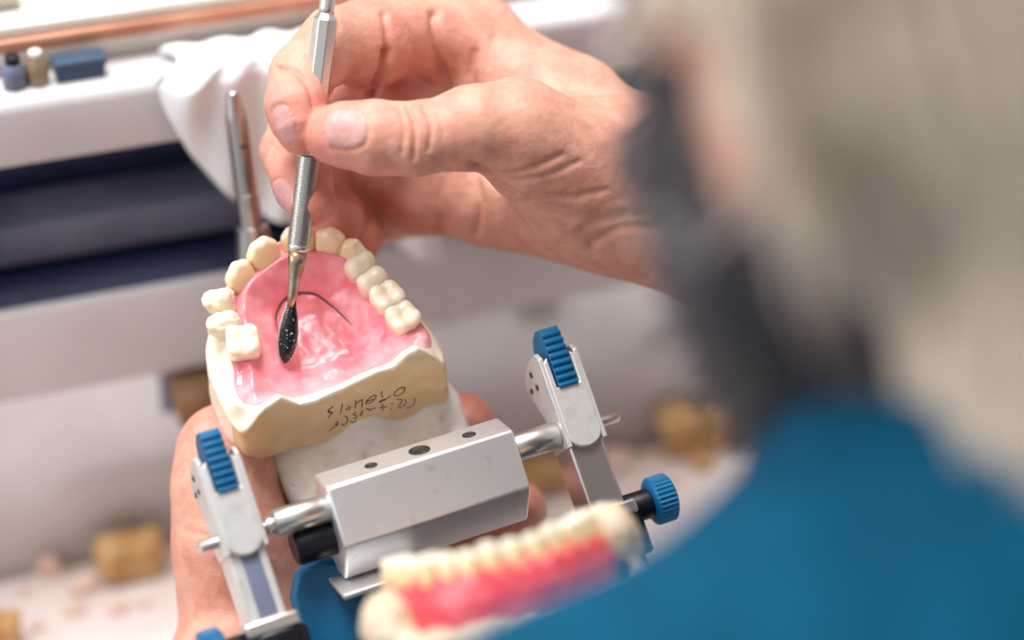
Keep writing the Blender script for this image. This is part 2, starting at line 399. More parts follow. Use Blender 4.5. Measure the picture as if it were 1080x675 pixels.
# teeth
def tooth(kind, x, y, z0, w, dp, hgt, ang, tilt=0, mt='tooth', seed=0):
    ca, sa = math.cos(ang), math.sin(ang); t = ca * mx_ + sa * my_; b = -sa * mx_ + ca * my_       # t: along the arch, b: towards the lips
    up = unit(mn_ + tilt * b); b = unit(b - up * (b @ up)); R = np.array([t, b, up]); o = M((x, y, z0))
    hw, hd = w / 2, dp / 2
    def f(p):
        q = (p - o) @ R.T; X, Y, Z = q.T
        if kind in ('inc', 'can'):
            s = np.clip(Z / hgt, -.4, 1.2); wd = hw * (.93 + .10 * np.clip(s, 0, 1)); th = hd * (1.0 - .58 * np.clip(s, 0, 1))
            yc = hd * .35 * s
            d = ((np.abs(X) / wd) ** 3.4 + (np.abs(Y - yc) / th) ** 2.4) ** (1 / 2.9) - 1
            d = d * np.minimum(th, 2.2)
            topz = hgt - (.10 * X * X if kind == 'inc' else .4 * np.abs(X)) - .3 * np.cos(X * 1.5 + seed)
            d = smax(d, Z - topz, 1.6)
        else:
            wd, th = hw * (1 - .10 * np.clip(-Z / 4 + .6, 0, 1)), hd * (1 - .12 * np.clip(-Z / 4 + .6, 0, 1))
            d = (((np.abs(X) / wd) ** 3 + (np.abs(Y) / th) ** 3) ** (1 / 3) - 1) * min(hw, hd)
            cus = [(-.5, -.5), (.5, -.5), (-.5, .55), (.5, .55)] if kind == 'mol' else [(0, -.5), (0, .5)]
            tz = np.full(len(X), 1e9)
            for k, (cx, cy) in enumerate(cus):
                rc = 2.9 if kind == 'mol' else 3.1
                sp = np.sqrt((X - cx * hw) ** 2 + (Y - cy * hd) ** 2 + (Z - hgt + rc) ** 2) - rc - .25 * math.sin(seed + k * 2.1)
                tz = smin(tz, sp, 1.6)
            body = smax(d, Z - hgt + 1.7, 1.2)
            d = smax(smin(body, tz, .8), d, .8)
        d = smax(d, -Z - 3, .5)
        return d + (.12 * noise(q, 2.0, seed) if mt == 'tooth' else .4 * fbm(q, 2.6, seed))
    rr = max(w, dp, hgt) * .62 + 1.5; c = o + up * (hgt / 2 - 1)
    V, F = nets(Func(f, c, rr * 1.7), c - rr, c + rr, .36, B=40)
    Z = ((V - o) @ R.T)[:, 2]
    neck = np.clip(1.15 - Z / hgt, 0, 1) ** .7 * (.9 if kind in ('inc', 'can') else .35)
    obj('tooth', V, F, MT[mt], t_cast, attrs={'neck': neck})
def arch_ang(x, y):
    i = np.argmin(np.linalg.norm(ARCH - [x, y], axis=1)); i = min(max(i, 1), len(ARCH) - 2); t = ARCH[i + 1] - ARCH[i - 1]; return math.atan2(t[1], t[0])
TEETH = [('inc', -6.4, 44.2, -.5, 9.8, 7.0, 10.0), ('inc', 3.0, 44.8, -.5, 9.6, 7.0, 10.0), ('inc', -14.2, 39.8, -.5, 9.4, 7.0, 9.6), ('inc', 10.8, 41.8, -.5, 8.6, 6.8, 9.4), ('can', 15.8, 37.4, -.5, 7.8, 7.4, 8.4),
         ('pre', 17.0, 33.2, 0, 6.8, 9.0, 6.8), ('pre', 18.8, 27.6, 0, 6.6, 8.8, 6.2), ('mol', 21.2, 21.2, 0, 8.6, 9.4, 5.8), ('mol', 23.2, 13.6, 0, 8.6, 9.2, 5.4)]
for k, (kd, x, y, z, w, dp, h) in enumerate(TEETH): tooth(kd, x, y, z, w, dp, h, arch_ang(x, y), .26 if kd == 'inc' else (.2 if kd == 'can' else .1), 'tooth', k)
for k, (kd, x, y, z, w, dp, h, an, ti) in enumerate([('pre', -21.0, 35.4, -2, 6.6, 8.6, 8.6, 1.15, .45), ('pre', -22.4, 28.6, -2, 6.4, 9.0, 8.0, 1.3, .35)]):
    tooth(kd, x, y, z, w, dp, h, an, ti, 'tooth_plaster', 30 + k)
tooth('mol', -20.4, 21.0, -.6, 10.4, 9.6, 7.0, 1.35, .05, 'tooth', 41)
# handwriting on the cut back face, traced stroke by stroke
STR = [[(835, 180), (800, 180), (750, 215), (730, 255), (760, 265), (810, 240), (838, 205), (835, 180)],
       [(610, 215), (600, 250), (615, 275)], [(690, 265), (660, 290), (600, 310), (580, 330), (640, 305)],
       [(440, 345), (455, 310), (510, 265), (545, 260), (530, 300), (480, 340), (440, 345)], [(450, 325), (515, 300)],
       [(335, 310), (340, 350), (330, 390)], [(405, 300), (405, 350), (400, 380)], [(340, 345), (375, 320), (405, 300)],
       [(205, 345), (195, 390), (185, 440)], [(240, 410), (270, 375), (285, 380), (270, 410)],
       [(60, 405), (95, 385), (110, 370)], [(60, 410), (80, 430), (105, 430), (80, 460), (65, 490)], [(55, 420), (70, 440)],
       [(850, 385), (885, 385), (930, 350), (942, 305), (930, 290)], [(845, 300), (850, 335), (820, 370), (765, 385)], [(765, 300), (810, 305), (795, 345), (770, 360)],
       [(610, 345), (615, 410)], [(580, 385), (655, 375)], [(690, 395), (705, 400)], [(700, 345), (720, 345)],
       [(445, 395), (490, 405), (470, 418)], [(490, 405), (545, 385)], [(405, 415), (395, 465)], [(410, 430), (375, 465)],
       [(280, 520), (310, 535), (345, 515)], [(345, 430), (310, 455), (345, 465), (340, 490), (310, 500)], [(225, 470), (250, 480), (250, 530), (210, 565), (195, 545)],
       [(150, 525), (155, 560), (110, 590), (70, 620)], [(125, 550), (155, 555)]]
parts = []
for s in STR:
    pts = []
    for a, b in smooth_path([(a, b, 0) for a, b in s], 4)[:, :2]:
        v = unit(ray(340 + a / 9.645, 390 + b / 9.645)); h = CAST_BVH.ray_cast(Vector(CAM), Vector(v))
        if h[0] is not None: pts.append(np.array(h[0]) - v * .05)
    if len(pts) > 2: parts.append(tube(pts, .17, 6))
obj('handwriting', *join(*parts), MT['ink'], t_cast)
# bottom pour of white mounting plaster
def mtop(x, y): return np.interp(y, [-27, -16, -8, -3, 4], [-26, -29, -29, -27.5, -24]) - .0015 * (x - 10) ** 2 + 10 * np.exp(-((x - 5) / 8) ** 2) * np.exp(-((y + 1.5) / 3.4) ** 2) + 5 * np.exp(-((x - 26) / 5) ** 2) * np.exp(-((y + 2) / 3) ** 2)
def mount_f(p):
    q = toM(p); x, y, z = q.T
    top = mtop(x, y) + .9 * fbm(q, 10, 51) + .3 * noise(q, 2.4, 52)
    d2 = sdpoly(q[:, :2], [(-22, -3), (-22, 20), (-15, 35), (0, 38), (14, 36), (24, 22), (35, 2), (34, -22), (20, -27), (-8, -27), (-15, -22), (-20, -12)]) + 1.0 * fbm(q, 9, 53)
    d = smax(smax(d2 * .9, z - top, 3), -44.8 - z, .5)
    pit = 1e9 * np.ones(len(x))
    for px, py, r in ((-12, -14, .9), (4, -8, 1.0), (24, -12, .8), (28, -5, 1.1), (-18, -9, .7)):
        pit = np.minimum(pit, np.sqrt((x - px) ** 2 + (y - py) ** 2 + (z - mtop(np.array([px]), np.array([py]))[0]) ** 2 * .4) - r)
    return smax(d, -pit, .4)
bb = np.array([M((a, b, c)) for a in (-30, 40) for b in (-32, 49) for c in (-47, -12)])
V, F = nets(Func(mount_f, MO, 90), bb.min(0), bb.max(0), .8, B=24)
obj('mounting_plaster', V, F, MT['white_plaster'], t_cast)

# ================================================================== the articulator (frame A)
A0 = P(210, 578, 640); A1 = P(652, 438, 680); ALEN = np.linalg.norm(A1 - A0); ax_ = unit(A1 - A0)
def perp(v):                                        # image direction (px right, px up) completed to be square to the hinge axis
    c = np.array([v[0], v[1], 0.0]); a = np.array([ax_ @ RV, ax_ @ UV, -(ax_ @ FV)]); c[2] = -(c[0] * a[0] + c[1] * a[1]) / a[2]; return c2w(c)
MMPX = 655 * K
def axis_at(px):
    v = ray(px, 0); best = None
    for s in np.linspace(0, ALEN, 900):
        x = proj(A0 + s * ax_)[0]
        if best is None or abs(x - px) < best[0]: best = (abs(x - px), s)
    return best[1]
strip = perp((18, -13)); e1 = unit(strip); e2 = np.cross(ax_, e1)
if e2 @ UV < 0: e2 = -e2
t_art = thing('articulator', P(470, 600, 665), 'metal jaw articulator with blue latches and aluminium hinge block, held behind the casts', 'articulator')
sL, sR = axis_at(345), axis_at(540)
def yz(px, up):                                     # offset in the cross-section plane from an image offset
    w = perp((px, up)) * MMPX; return np.array([w @ e1, w @ e2])
p_bt = np.array([-7.8, 7.0]); p_rg = np.array([3.2, 7.0])
p_bv = p_rg + 16.5 * unit(np.array([.42, -.9])); p_un = p_bv + 14 * unit(np.array([-.45, -.89])); p_bb = np.array([-7.5, p_un[1]])
BLK = [tuple(p_bt), tuple(p_rg), tuple(p_bv), tuple(p_un), tuple(p_bb)]
blk = obj('hinge_block', *prism(BLK[::-1] if np.dot(np.cross(e1, e2), ax_) > 0 else BLK, A0, e1, e2, ax_, sL, sR), MT['alu'], t_art, bevel=.7, autosmooth=30)
for s, r in ((.27, 1.5), (.53, 2.7), (.80, 1.6)):
    o = A0 + (sL + s * (sR - sL)) * ax_ + e1 * -2.2 + e2 * 7.02
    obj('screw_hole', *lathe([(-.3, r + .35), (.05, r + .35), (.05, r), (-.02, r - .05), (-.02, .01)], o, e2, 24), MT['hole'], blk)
def along(s, px=None): return A0 + s * ax_
# shafts and pins
for nm, a, b in (('hinge_shaft', axis_at(288), sL + 1), ('hinge_shaft', sR - 1, axis_at(588))):
    obj(nm, *lathe([(0, 3.4), (.5, 3.9), (b - a - .5, 3.9), (b - a, 3.4)], along(a), ax_, 32), MT['steel'], t_art)
for nm, a, b in (('hinge_pin', 0, axis_at(289)), ('hinge_pin', axis_at(587), ALEN)):
    obj(nm, *lathe([(0, 1.3), (.4, 1.75), (b - a - .4, 1.75), (b - a, 1.3)], along(a), ax_, 24), MT['steel'], t_art)
obj('shaft_collar', *lathe([(0, 2.4), (.3, 2.8), (3.7, 2.8), (4, 2.4)], along(axis_at(586)), ax_, 28), MT['steel'], t_art)
obj('shaft_collar', *lathe([(0, 2.2), (.3, 2.5), (2.7, 2.5), (3, 2.2)], along(axis_at(280)), ax_, 28), MT['steel'], t_art)
# posts with latch brackets
D = unit(perp((36, -104))); N = np.cross(D, ax_)
if N @ FV > 0: N = -N                               # N faces the viewer
def post(s, right):
    o = along(s)
    po = obj('post', *prism([(-5.2, -24), (5.2, -24), (5.2, 4), (-5.2, 4)], o - N * 2, ax_, -D, N, -8, 5.5), MT['bracket'] if not right else MT['steel'], t_art, bevel=.8, autosmooth=30)
    # inlaid darker channel on the front face
    if not right: obj('channel', *prism([(-2.2, -23), (2.9, -23), (2.9, -2), (-2.2, -2)], o - N * 2, ax_, -D, N, 5.0, 5.7), MT['navy2'], po, bevel=.2)
    # bracket: front web with rounded lower end, two cheeks with a lobe to the rear
    web = [(5.2 * math.cos(a), -1.5 + 4.6 * math.sin(a)) for a in np.linspace(-math.pi, 0, 13)] + [(5.2, 14), (5.2, 19.5), (3.4, 21), (3.4, 12), (-3.4, 12), (-3.4, 21), (-5.2, 19.5)]
    br = obj('latch_bracket', *prism(web, o - N * 2, ax_, -D, N, 5.8, 7.6), MT['bracket'], t_art, bevel=.5, autosmooth=30)
    lobe = [(7.5, -5), (7.5, 21), (5, 23), (1, 22.5), (-4, 21.5)] + [(-5 + 5.2 * math.cos(a), 15.5 + 5.2 * math.sin(a)) for a in np.linspace(math.pi * .55, math.pi * 1.35, 9)] + [(-6, 8.5), (-4, 5), (-6, 0), (-6, -5)]
    for sd in (-1, 1):
        ck = obj('cheek_plate', *prism(lobe, o - N * 2, N, -D, ax_, sd * 5.3 - .7, sd * 5.3 + .7), MT['bracket'], br, bevel=.3, autosmooth=30)
        if sd < 0:
            for a, b in ((-2.5, 18.5), (-1, 14.5), (-6.5, 14.5)):
                obj('cheek_hole', *lathe([(0, .9), (.25, .9), (.25, .5), (.05, .45), (.05, .01)], o - N * 2 + N * a - D * b - ax_ * 6.0, -ax_, 16), MT['hole'], br)  # small screw hole, its shade put into the dark disc colour
    # ribbed rocker latch
    rib = [(2.5, 12), (6.5, 11.5)]
    for i in range(8):
        y0 = 11.6 + i * 2.1; xo = 8.6 - .035 * (i - 2) ** 2
        rib += [(xo, y0), (xo + .15, y0 + .9), (xo - .7, y0 + 1.3), (xo - .7, y0 + 1.9)]
    rib += [(6.5, 29), (3, 29.2), (-1, 27.5), (-3.5, 24), (-3, 17)]
    obj('latch', *prism(rib, o - N * 2, N, -D, ax_, -2.9, 2.9), MT['blue'], t_art, bevel=.35, autosmooth=35)
    # foot of the post
    ft = obj('post_foot', *join(box(o + D * 25.5 - N * 1.5, ax_, D, N, 7.5, 2.0, 7.5)), MT['steel'], t_art, bevel=.8, autosmooth=30)
    obj('foot_clamp', *lathe([(0, 9), (.8, 10), (11.2, 10), (12, 9)], o + D * 27.3 - N * 2, D, 36), MT['black'], t_art, autosmooth=40)
    return o
sPL, sPR = axis_at(252), axis_at(608)
post(sPL, False); post(sPR, True)
def knob(o, d, nm='thumb_screw'):
    a, b, d = frame_of(d); V, F = [], []; n = 96
    prof = [(0, 5.2), (.5, 6.2), (1, 6.6), (6, 6.6), (6.6, 6.0), (6.8, 4.6), (6.3, 4.2), (6.2, .01)]
    for t, r in prof:
        for i in range(n):
            th = 2 * math.pi * i / n; rr = r + (.32 if i % 3 == 0 and .6 < t < 6.5 and r > 6 else 0); V.append(o + t * d + rr * (math.cos(th) * a + math.sin(th) * b))
    for j in range(len(prof) - 1):
        for i in range(n): F.append((j * n + i, j * n + (i + 1) % n, (j + 1) * n + (i + 1) % n, (j + 1) * n + i))
    F.append(tuple(range(n))[::-1]); F.append(tuple(range((len(prof) - 1) * n, len(prof) * n)))
    return obj(nm, np.array(V), F, MT['blue'], t_art, autosmooth=30)
oR = along(sPR) + D * 26 - N * 1; oL = along(sPL) + D * 28
k1 = knob(oR + ax_ * 13.5, ax_)
obj('screw_shank', *lathe([(0, 3.6), (1, 4.3), (8, 4.3), (9, 3.4)], oR + ax_ * 5, ax_, 24), MT['black'], k1, autosmooth=40)
obj('screw_cap', *lathe([(0, 3.4), (.4, 3.4), (.8, 2.8), (.8, .01)], oR + ax_ * 20, ax_, 24), MT['blue'], k1)
k2 = knob(oL - ax_ * 13 + N * 2, -ax_)
obj('screw_shank', *lathe([(0, 3), (6, 3)], oL - ax_ * 13.5 + N * 2, ax_, 24), MT['black'], k2)
# lower member: blue bar joining the post feet, and its arm forward under the lower cast
mid = (sPL + sPR) / 2
bar = [(-8, -7), (7, -7), (9, -3), (9, 5), (6, 8), (-8, 8)]
obj('lower_bar', *prism(bar, A0 + D * 44 - N * 3, N, -D, ax_, sPL - 6, sPR + 5), MT['black'], t_art, bevel=1.2, autosmooth=30)
bp_ = P(352, 640, 668); obj('frame_body', *prism([(-10, -24), (11, -24), (12, 4), (9, 11), (2, 14), (-6, 13), (-10, 6)], bp_, unit(ax_ * .8 + N * .3), -D, unit(np.cross(unit(ax_ * .8 + N * .3), -D)), -9, 9), MT['blue'], t_art, bevel=2.5, autosmooth=30)
obj('edge_strip', *box(A0 + (sL + 9) * ax_ + e1 * 2 - e2 * 22, ax_, e1, e2, 12, 9, .8), MT['alu'], t_art, bevel=.3)
obj('axle_cover', *lathe([(0, 4.5), (1, 5.2), (13, 5.2), (14, 4.4)], along(sL - 11) - e2 * 9 - e1 * 1, ax_, 24), MT['black'], t_art, autosmooth=40)
# upper frame under the mounting plaster and the incisal pin at its far end
fr = [M((a, b, -45.4)) for a, b in ((-14, -28), (34, -28), (24, 10), (12, 52), (-14, 52), (-20, 10))]
obj('upper_frame', np.vstack([fr, np.array(fr) - 5 * mn_]), [(0, 1, 2, 3, 4, 5), (11, 10, 9, 8, 7, 6)] + [(i, 6 + i, 6 + (i + 1) % 6, (i + 1) % 6) for i in range(6)], MT['alu'], t_art, bevel=.8)
pt = P(245, 97, 704); pb = P(274, 300, 719); pd = unit(pb - pt); L = np.linalg.norm(pb - pt); s_col = np.linalg.norm(P(262, 240, 714.5) - pt)
MT['dark_steel'] = mat('dark_steel', srgb(178, 172, 168), .26, 1)
pin = obj('incisal_pin', *lathe([(0, 1.5), (.4, 1.9), (7.5, 3.05), (8.2, 3.15), (s_col - 11, 3.4), (s_col - 10.8, 3.2), (s_col - 10.2, 3.2), (s_col - 10, 3.45), (s_col + 4, 3.5)], pt, pd, 36), MT['dark_steel'], t_art, autosmooth=30)
obj('pin_sleeve', *lathe([(s_col - .4, 4.2), (s_col, 4.9), (s_col + 1.2, 5.0), (s_col + 12, 7.0), (L + 24, 7.6)], pt, pd, 36), MT['dark_steel'], pin, autosmooth=30)
for s in (16.5, s_col - 7): 
    c = pt + pd * s + unit(RV * .35 - FV) * 3.3
    obj('pin_hole', *lathe([(-.4, .75), (.12, .75), (.12, .5), (0, .4), (0, .01)], c, unit(RV * .35 - FV), 16), MT['black'], pin)

# ================================================================== lower cast in front
lx = unit(c2w(np.array([230, 58, -25.0]))); lz = c2w(np.array([-.22, .97, .02])); lz = unit(lz - lx * (lz @ lx)); ly = np.cross(lz, lx)     # ly away from the viewer
LR = np.array([lx, ly, lz]); LO = P(528, 589, 598)
def Lw(p): return LO + np.asarray(p, float) @ LR
def toL(w): return (np.asarray(w, float) - LO) @ LR.T
LARCH = np.array([(x, -17 + 34 * (abs(x) / 30) ** 2.6) for x in np.linspace(-27.5, 27, 45)])
t_low = thing('dental_cast', Lw((0, 10, -24)), 'lower tooth cast with red wax gum, out of focus in front of the hinge block', 'dental cast', 'dental casts on the articulator')
LOUT = [(-35, 26), (-35, 8), (-31, -9), (-20, -22), (-8, -26), (8, -26), (20, -22), (30, -12), (36, 2), (36, 26), (24, 28), (14, 8), (0, 0), (-14, 8), (-22, 28)]
LOUT = smooth_path([p + (0,) for p in LOUT + LOUT[:1]], 3)[:-1, :2]
def low_f(p):
    q = toL(p); x, y, z = q.T; d2 = sdpoly(q[:, :2], LOUT) + .9 * fbm(q, 9, 61)
    d = smax(d2, z + 11 - 1.5 * fbm(q, 8, 62), 3)
    bump = np.minimum(np.sqrt((x - 28) ** 2 + (y - 5) ** 2 + ((z + 3) * .8) ** 2) - 7.5, np.sqrt((x - 31) ** 2 + (y - 16) ** 2 + (z + 5) ** 2) - 7)
    bump = np.minimum(bump, np.sqrt((x + 31) ** 2 + (y + 3) ** 2 + ((z + 10) * .7) ** 2) - 7.2)
    return smax(smin(d, bump + .6 * fbm(q, 4, 63), 4), -24 - z, 1)
bb = np.array([Lw((a, b, c)) for a in (-38, 41) for b in (-30, 33) for c in (-26, 8)])
V, F = nets(Func(low_f, LO, 90), bb.min(0), bb.max(0), 1.0, B=24)
MT['cream_plaster'] = mat('cream_plaster', srgb(232, 214, 186), .7, col2=srgb(216, 196, 166), nscale=160, bump=.4, bscale=700)
obj('plaster_base', V, F, MT['cream_plaster'], t_low)
def gum_f(p):
    q = toL(p); x, y, z = q.T; da = seg_dist(q[:, :2], LARCH[2:-3]) + .5 * fbm(q, 6, 64)
    return smax(smax(da - 5.2 + .25 * np.clip(z + 6, 0, 20), z - .3 - .9 * np.cos(x * 2 * np.pi / 5.6), 1.5), -14 - z, 1.5)
bb = np.array([Lw((a, b, c)) for a in (-38, 38) for b in (-26, 33) for c in (-16, 6)])
MT['red_wax'] = mat('red_wax', srgb(226, 74, 88), .3, sss=.3, rad=(1, .4, .4), sscale=.002, col2=srgb(236, 104, 112), nscale=110, coat=.4)
V, F = nets(Func(gum_f, LO, 90), bb.min(0), bb.max(0), .8, B=24)
obj('wax_gum', V, F, MT['red_wax'], t_low)
acc = np.concatenate([[0], np.cumsum(np.linalg.norm(np.diff(LARCH, axis=0), axis=1))])
pos = np.arange(4, acc[-1] - 9, 5.6)
for k, s in enumerate(pos):
    x = np.interp(s, acc, LARCH[:, 0]); y = np.interp(s, acc, LARCH[:, 1]); t = np.array([np.interp(s + .5, acc, LARCH[:, 0]) - x, np.interp(s + .5, acc, LARCH[:, 1]) - y]); t /= np.linalg.norm(t)
    edge = abs(k - len(pos) / 2) > 3.4
    o = Lw((x, y, 0)); R = np.array([t[0] * lx + t[1] * ly, -t[1] * lx + t[0] * ly, lz])
    hw, hd, hh = 3.0, (3.6 if edge else 2.6), 6.4 + .4 * math.sin(k * 2.3)
    def tf(p, hw=hw, hd=hd, hh=hh, o=o, R=R, edge=edge):
        q = (p - o) @ R.T; X, Y, Z = q.T; s_ = np.clip(Z / hh, 0, 1)
        th = hd * (1 - (.3 if edge else .55) * s_); d = (((np.abs(X) / (hw * (.82 + .2 * s_))) ** 2.6 + (np.abs(Y) / th) ** 2.4) ** .4 - 1) * 2
        return smax(smax(d, Z - hh + .09 * X * X + (.3 * np.cos(Y * 1.8) if edge else 0), 1.4), -4 - Z, .5)
    c = o + lz * 2; V, F = nets(Func(tf, c, 12), c - 7, c + 7, .6, B=30)
    Z = ((V - o) @ R.T)[:, 2]
    obj('tooth', V, F, MT['tooth'], t_low, attrs={'neck': np.clip(1 - Z / 6, 0, 1)})
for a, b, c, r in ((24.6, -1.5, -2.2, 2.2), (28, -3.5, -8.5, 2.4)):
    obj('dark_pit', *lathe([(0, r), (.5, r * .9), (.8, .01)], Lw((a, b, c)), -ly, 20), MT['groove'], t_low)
obj('lower_arm', *box(Lw((0, 6, -41)), lx, ly, lz, 22, 24, 4), MT['blue'], t_art, bevel=1.5, autosmooth=30)
obj('arm_link', *tube(smooth_path([A0 + mid * ax_ + D * 48, A0 + mid * ax_ + D * 56 + N * 8, Lw((6, 24, -41)), Lw((4, 16, -41))], 6), 4.5, 16), MT['black'], t_art)
obj('mounting_plaster', *prism([(-26, -20), (26, -20), (30, 20), (-28, 20)], Lw((0, 2, 0)), lx, ly, lz, -36, -23), MT['white_plaster'], t_low, bevel=2)

# ================================================================== the wax carver
tipM = None
v = ray(300, 383)
for t in np.linspace(640, 700, 1200):
    q = toM(CAM + t * v)
    if q[2] <= wax_top(q[:1], q[1:2])[0] + 1.0: tipM = CAM + t * v; break
tipd = proj(tipM)[2]
topp = P(353, -60, 655.0); td = unit(topp - tipM); TL = np.linalg.norm(topp - tipM)
def tpos(py):
    s = np.linspace(0, TL, 2000); yv = np.array([proj(tipM + a * td)[1] for a in s]); return s[np.argmin(abs(yv - py))]
t_tool = thing('wax_carver', tipM, 'steel wax carver with knurled grip and black spear tip, held over the pink palate', 'dental tool')
tn = unit(-FV - td * (-FV @ td)); tb = np.cross(td, tn)
s0, s1, s2, s3, s4, s5 = tpos(316), tpos(262), tpos(258), tpos(163), tpos(14), TL
prof = [(s0 - 2, 1.25), (s0 + 1, 1.35), (s0 + 6, 1.7), (s1 - 4, 2.5), (s1 - .6, 2.75)]
obj('shank', *lathe(prof, tipM, td, 24), MT['worn_steel'], t_tool)
obj('ferrule', *lathe([(s1 - .8, 2.7), (s1 - .3, 3.1), (s2 - .2, 3.2), (s2 + .2, 2.9)], tipM, td, 32), MT['steel'], t_tool)
prof = []; n_r = int((s3 - s2) / .62)
for i in range(n_r):
    s = s2 + i * .62; prof += [(s, 2.85), (s + .16, 3.2), (s + .42, 3.2), (s + .56, 2.85)]
obj('knurled_grip', *lathe(prof, tipM, td, 32), MT['steel'], t_tool, autosmooth=25)
obj('handle', *lathe([(s3 - .4, 2.7), (s3 + .8, 3.5), (s4 - 1.6, 3.5), (s4, 2.5)], tipM, td, 8, tn + .35 * tb), MT['steel'], t_tool, smooth=False, bevel=.25)
obj('handle_end', *lathe([(s4 - .5, 2.3), (s4 + 1.5, 2.1), (s5 - 1, 2.5), (s5, 1.8)], tipM, td, 24), MT['steel'], t_tool)
def leaf(k): 
    w = np.array([(0.0, .35), (.05, 1.4), (.12, 2.2), (.3, 3.0), (.5, 2.95), (.75, 2.2), (.9, 1.5), (1.0, 1.2)])
    return [(b * k, a * s0) for a, b in w] + [(-b * k, a * s0) for a, b in w[::-1]]
bl = leaf(1.0); n = len(bl)
obj('blade', *prism(bl, tipM, tb, td, tn, -.45, .35), MT['steel'], t_tool, bevel=.15)
# wax bulge on the blade: domed leaf
V, F = [], []
ring = [(.86, .3), (.8, .75), (.6, 1.15), (.3, 1.35)]
for k, hgt in ring:
    for a, b in bl: V.append(tipM + (a * k + .18) * tb + ((b - s0 * .46) * (k * .06 + .94 if k > .7 else k + .15) + s0 * .46) * td + hgt * tn)
for j in range(len(ring) - 1):
    for i in range(n): F.append((j * n + i, j * n + (i + 1) % n, (j + 1) * n + (i + 1) % n, (j + 1) * n + i))
F.append(tuple(range((len(ring) - 1) * n, len(ring) * n)))
obj('black_wax', np.array(V), F, MT['blackwax'], t_tool)

# ================================================================== the person
def J(*a): return P(*a)
def chain(js, k=4, flat=None):
    """js: (px, py, depth, radius)"""
    return Grp([Cone(J(*a[:3]), J(*b[:3]), a[3], b[3], *(flat or (None, 1.0))) for a, b in zip(js[:-1], js[1:])], k)
elbR = np.array([285, 466, 48.0]); elbL = np.array([-150, 330, 50.0])
wrR = J(690, 198, 690)
R_palm = Grp([Cone(J(648, 178, 692), J(490, 37, 707), 15.5, 13), Cone(J(640, 185, 695), J(455, 95, 722), 15, 12.5), Cone(J(640, 200, 698), J(445, 152, 724), 15, 12), Cone(J(645, 215, 696), J(458, 203, 716), 14, 11.5),
              Cone(J(640, 180, 680), J(548, 138, 664), 16, 12.4), Cone(J(600, 190, 676), J(560, 170, 668), 15, 11),
              Cone(J(640, 225, 692), J(520, 215, 708), 12, 9), Cone(J(610, 112, 702), J(476, 80, 720), 13, 10), Cone(J(580, 135, 710), J(445, 122, 727), 13, 10.5), Cone(J(600, 165, 706), J(450, 178, 724), 13, 11),
              Cone(wrR, J(640, 190, 692), 21, 19), Cone(wrR + np.array([0, 0, 0]), elbR, 22, 40), Cone(J(452, 180, 726), J(400, 207, 730), 11, 8.5)], 13)
R_thumb = chain([(600, 175, 674, 14), (545, 133, 663, 12.2), (500, 135, 658, 11.0), (436, 147, 655, 9.3), (395, 145, 655, 9.5), (358, 142, 656, 8.0), (348, 142, 656.5, 6.6)], 4)
R_index = Grp([chain([(500, 38, 706, 12.5), (430, 38, 696, 10.6), (386, 47, 686, 12.2), (352, 46, 677, 9.6)], 4), chain([(355, 44, 679, 10.2), (320, 78, 668, 9.0)], 3), chain([(318, 80, 667, 9.0), (312, 112, 660.5, 8.0), (316, 132, 659, 6.8), (319, 142, 659, 5.4)], 3)], 1.5)
R_mid = Grp([chain([(455, 95, 722, 12), (385, 108, 711, 10.8), (325, 125, 702, 10.0)], 4), chain([(325, 125, 702, 10.0), (309, 160, 690, 9.2)], 3), chain([(309, 160, 690, 9.2), (318, 192, 677, 8.0), (328, 213, 671, 6.9)], 3)], 1.5)
R_ring = Grp([chain([(445, 152, 726, 11.5), (395, 195, 734, 10), (345, 185, 734, 9.8)], 4), chain([(345, 185, 734, 9.8), (338, 215, 715, 9.0)], 3), chain([(338, 215, 715, 9.0), (350, 226, 707, 8.4), (357, 233, 703, 7.6)], 3)], 1.5)
R_lit = Grp([chain([(458, 203, 716, 11), (405, 222, 732, 9), (375, 222, 736, 8.4)], 4), chain([(375, 222, 736, 8.4), (366, 240, 722, 7.6)], 3), chain([(366, 240, 722, 7.6), (376, 250, 713, 7.0), (380, 254, 709, 6.2)], 3)], 1.5)
R_hand = Grp([R_palm, Grp([R_thumb, R_index, R_mid, R_ring, R_lit], .8)], 5)
wrL = J(262, 735, 688)
L_palm = Grp([Cone(J(275, 690, 700), J(252, 600, 692), 22, 17.5), Cone(J(300, 690, 705), J(298, 628, 700), 18, 12.5), Cone(J(310, 680, 715), J(345, 600, 735), 18, 14), Cone(J(315, 690, 722), J(400, 610, 748), 18, 13),
              Cone(wrL, J(278, 690, 704), 23, 21), Cone(wrL, elbL, 24, 40)], 9)
L_thumb = chain([(258, 620, 694, 18), (246, 565, 688, 16.5), (237, 515, 688, 14.2), (239, 478, 690, 13.2), (262, 455, 702, 11), (285, 450, 712, 8.5)], 5)
L_index = chain([(300, 630, 700, 13.5), (300, 580, 700, 10.3), (284, 535, 704, 8.8), (277, 500, 714, 8.2), (280, 474, 726, 7.5)], 4)
L_mid = chain([(345, 600, 735, 12), (420, 530, 745, 10.5), (470, 475, 738, 9.5), (489, 447, 720, 8.4), (490, 446, 714, 7)], 4)
L_ring = chain([(400, 610, 748, 12), (490, 580, 742, 10), (540, 552, 722, 9), (547, 538, 706, 7.4), (545, 534, 700, 6.5)], 4)
L_lit = chain([(400, 630, 746, 11), (470, 625, 740, 9), (520, 610, 722, 8), (530, 598, 708, 6.5)], 4)
L_hand = Grp([L_palm, Grp([L_thumb, L_index, L_mid, L_ring, L_lit], .8)], 5)
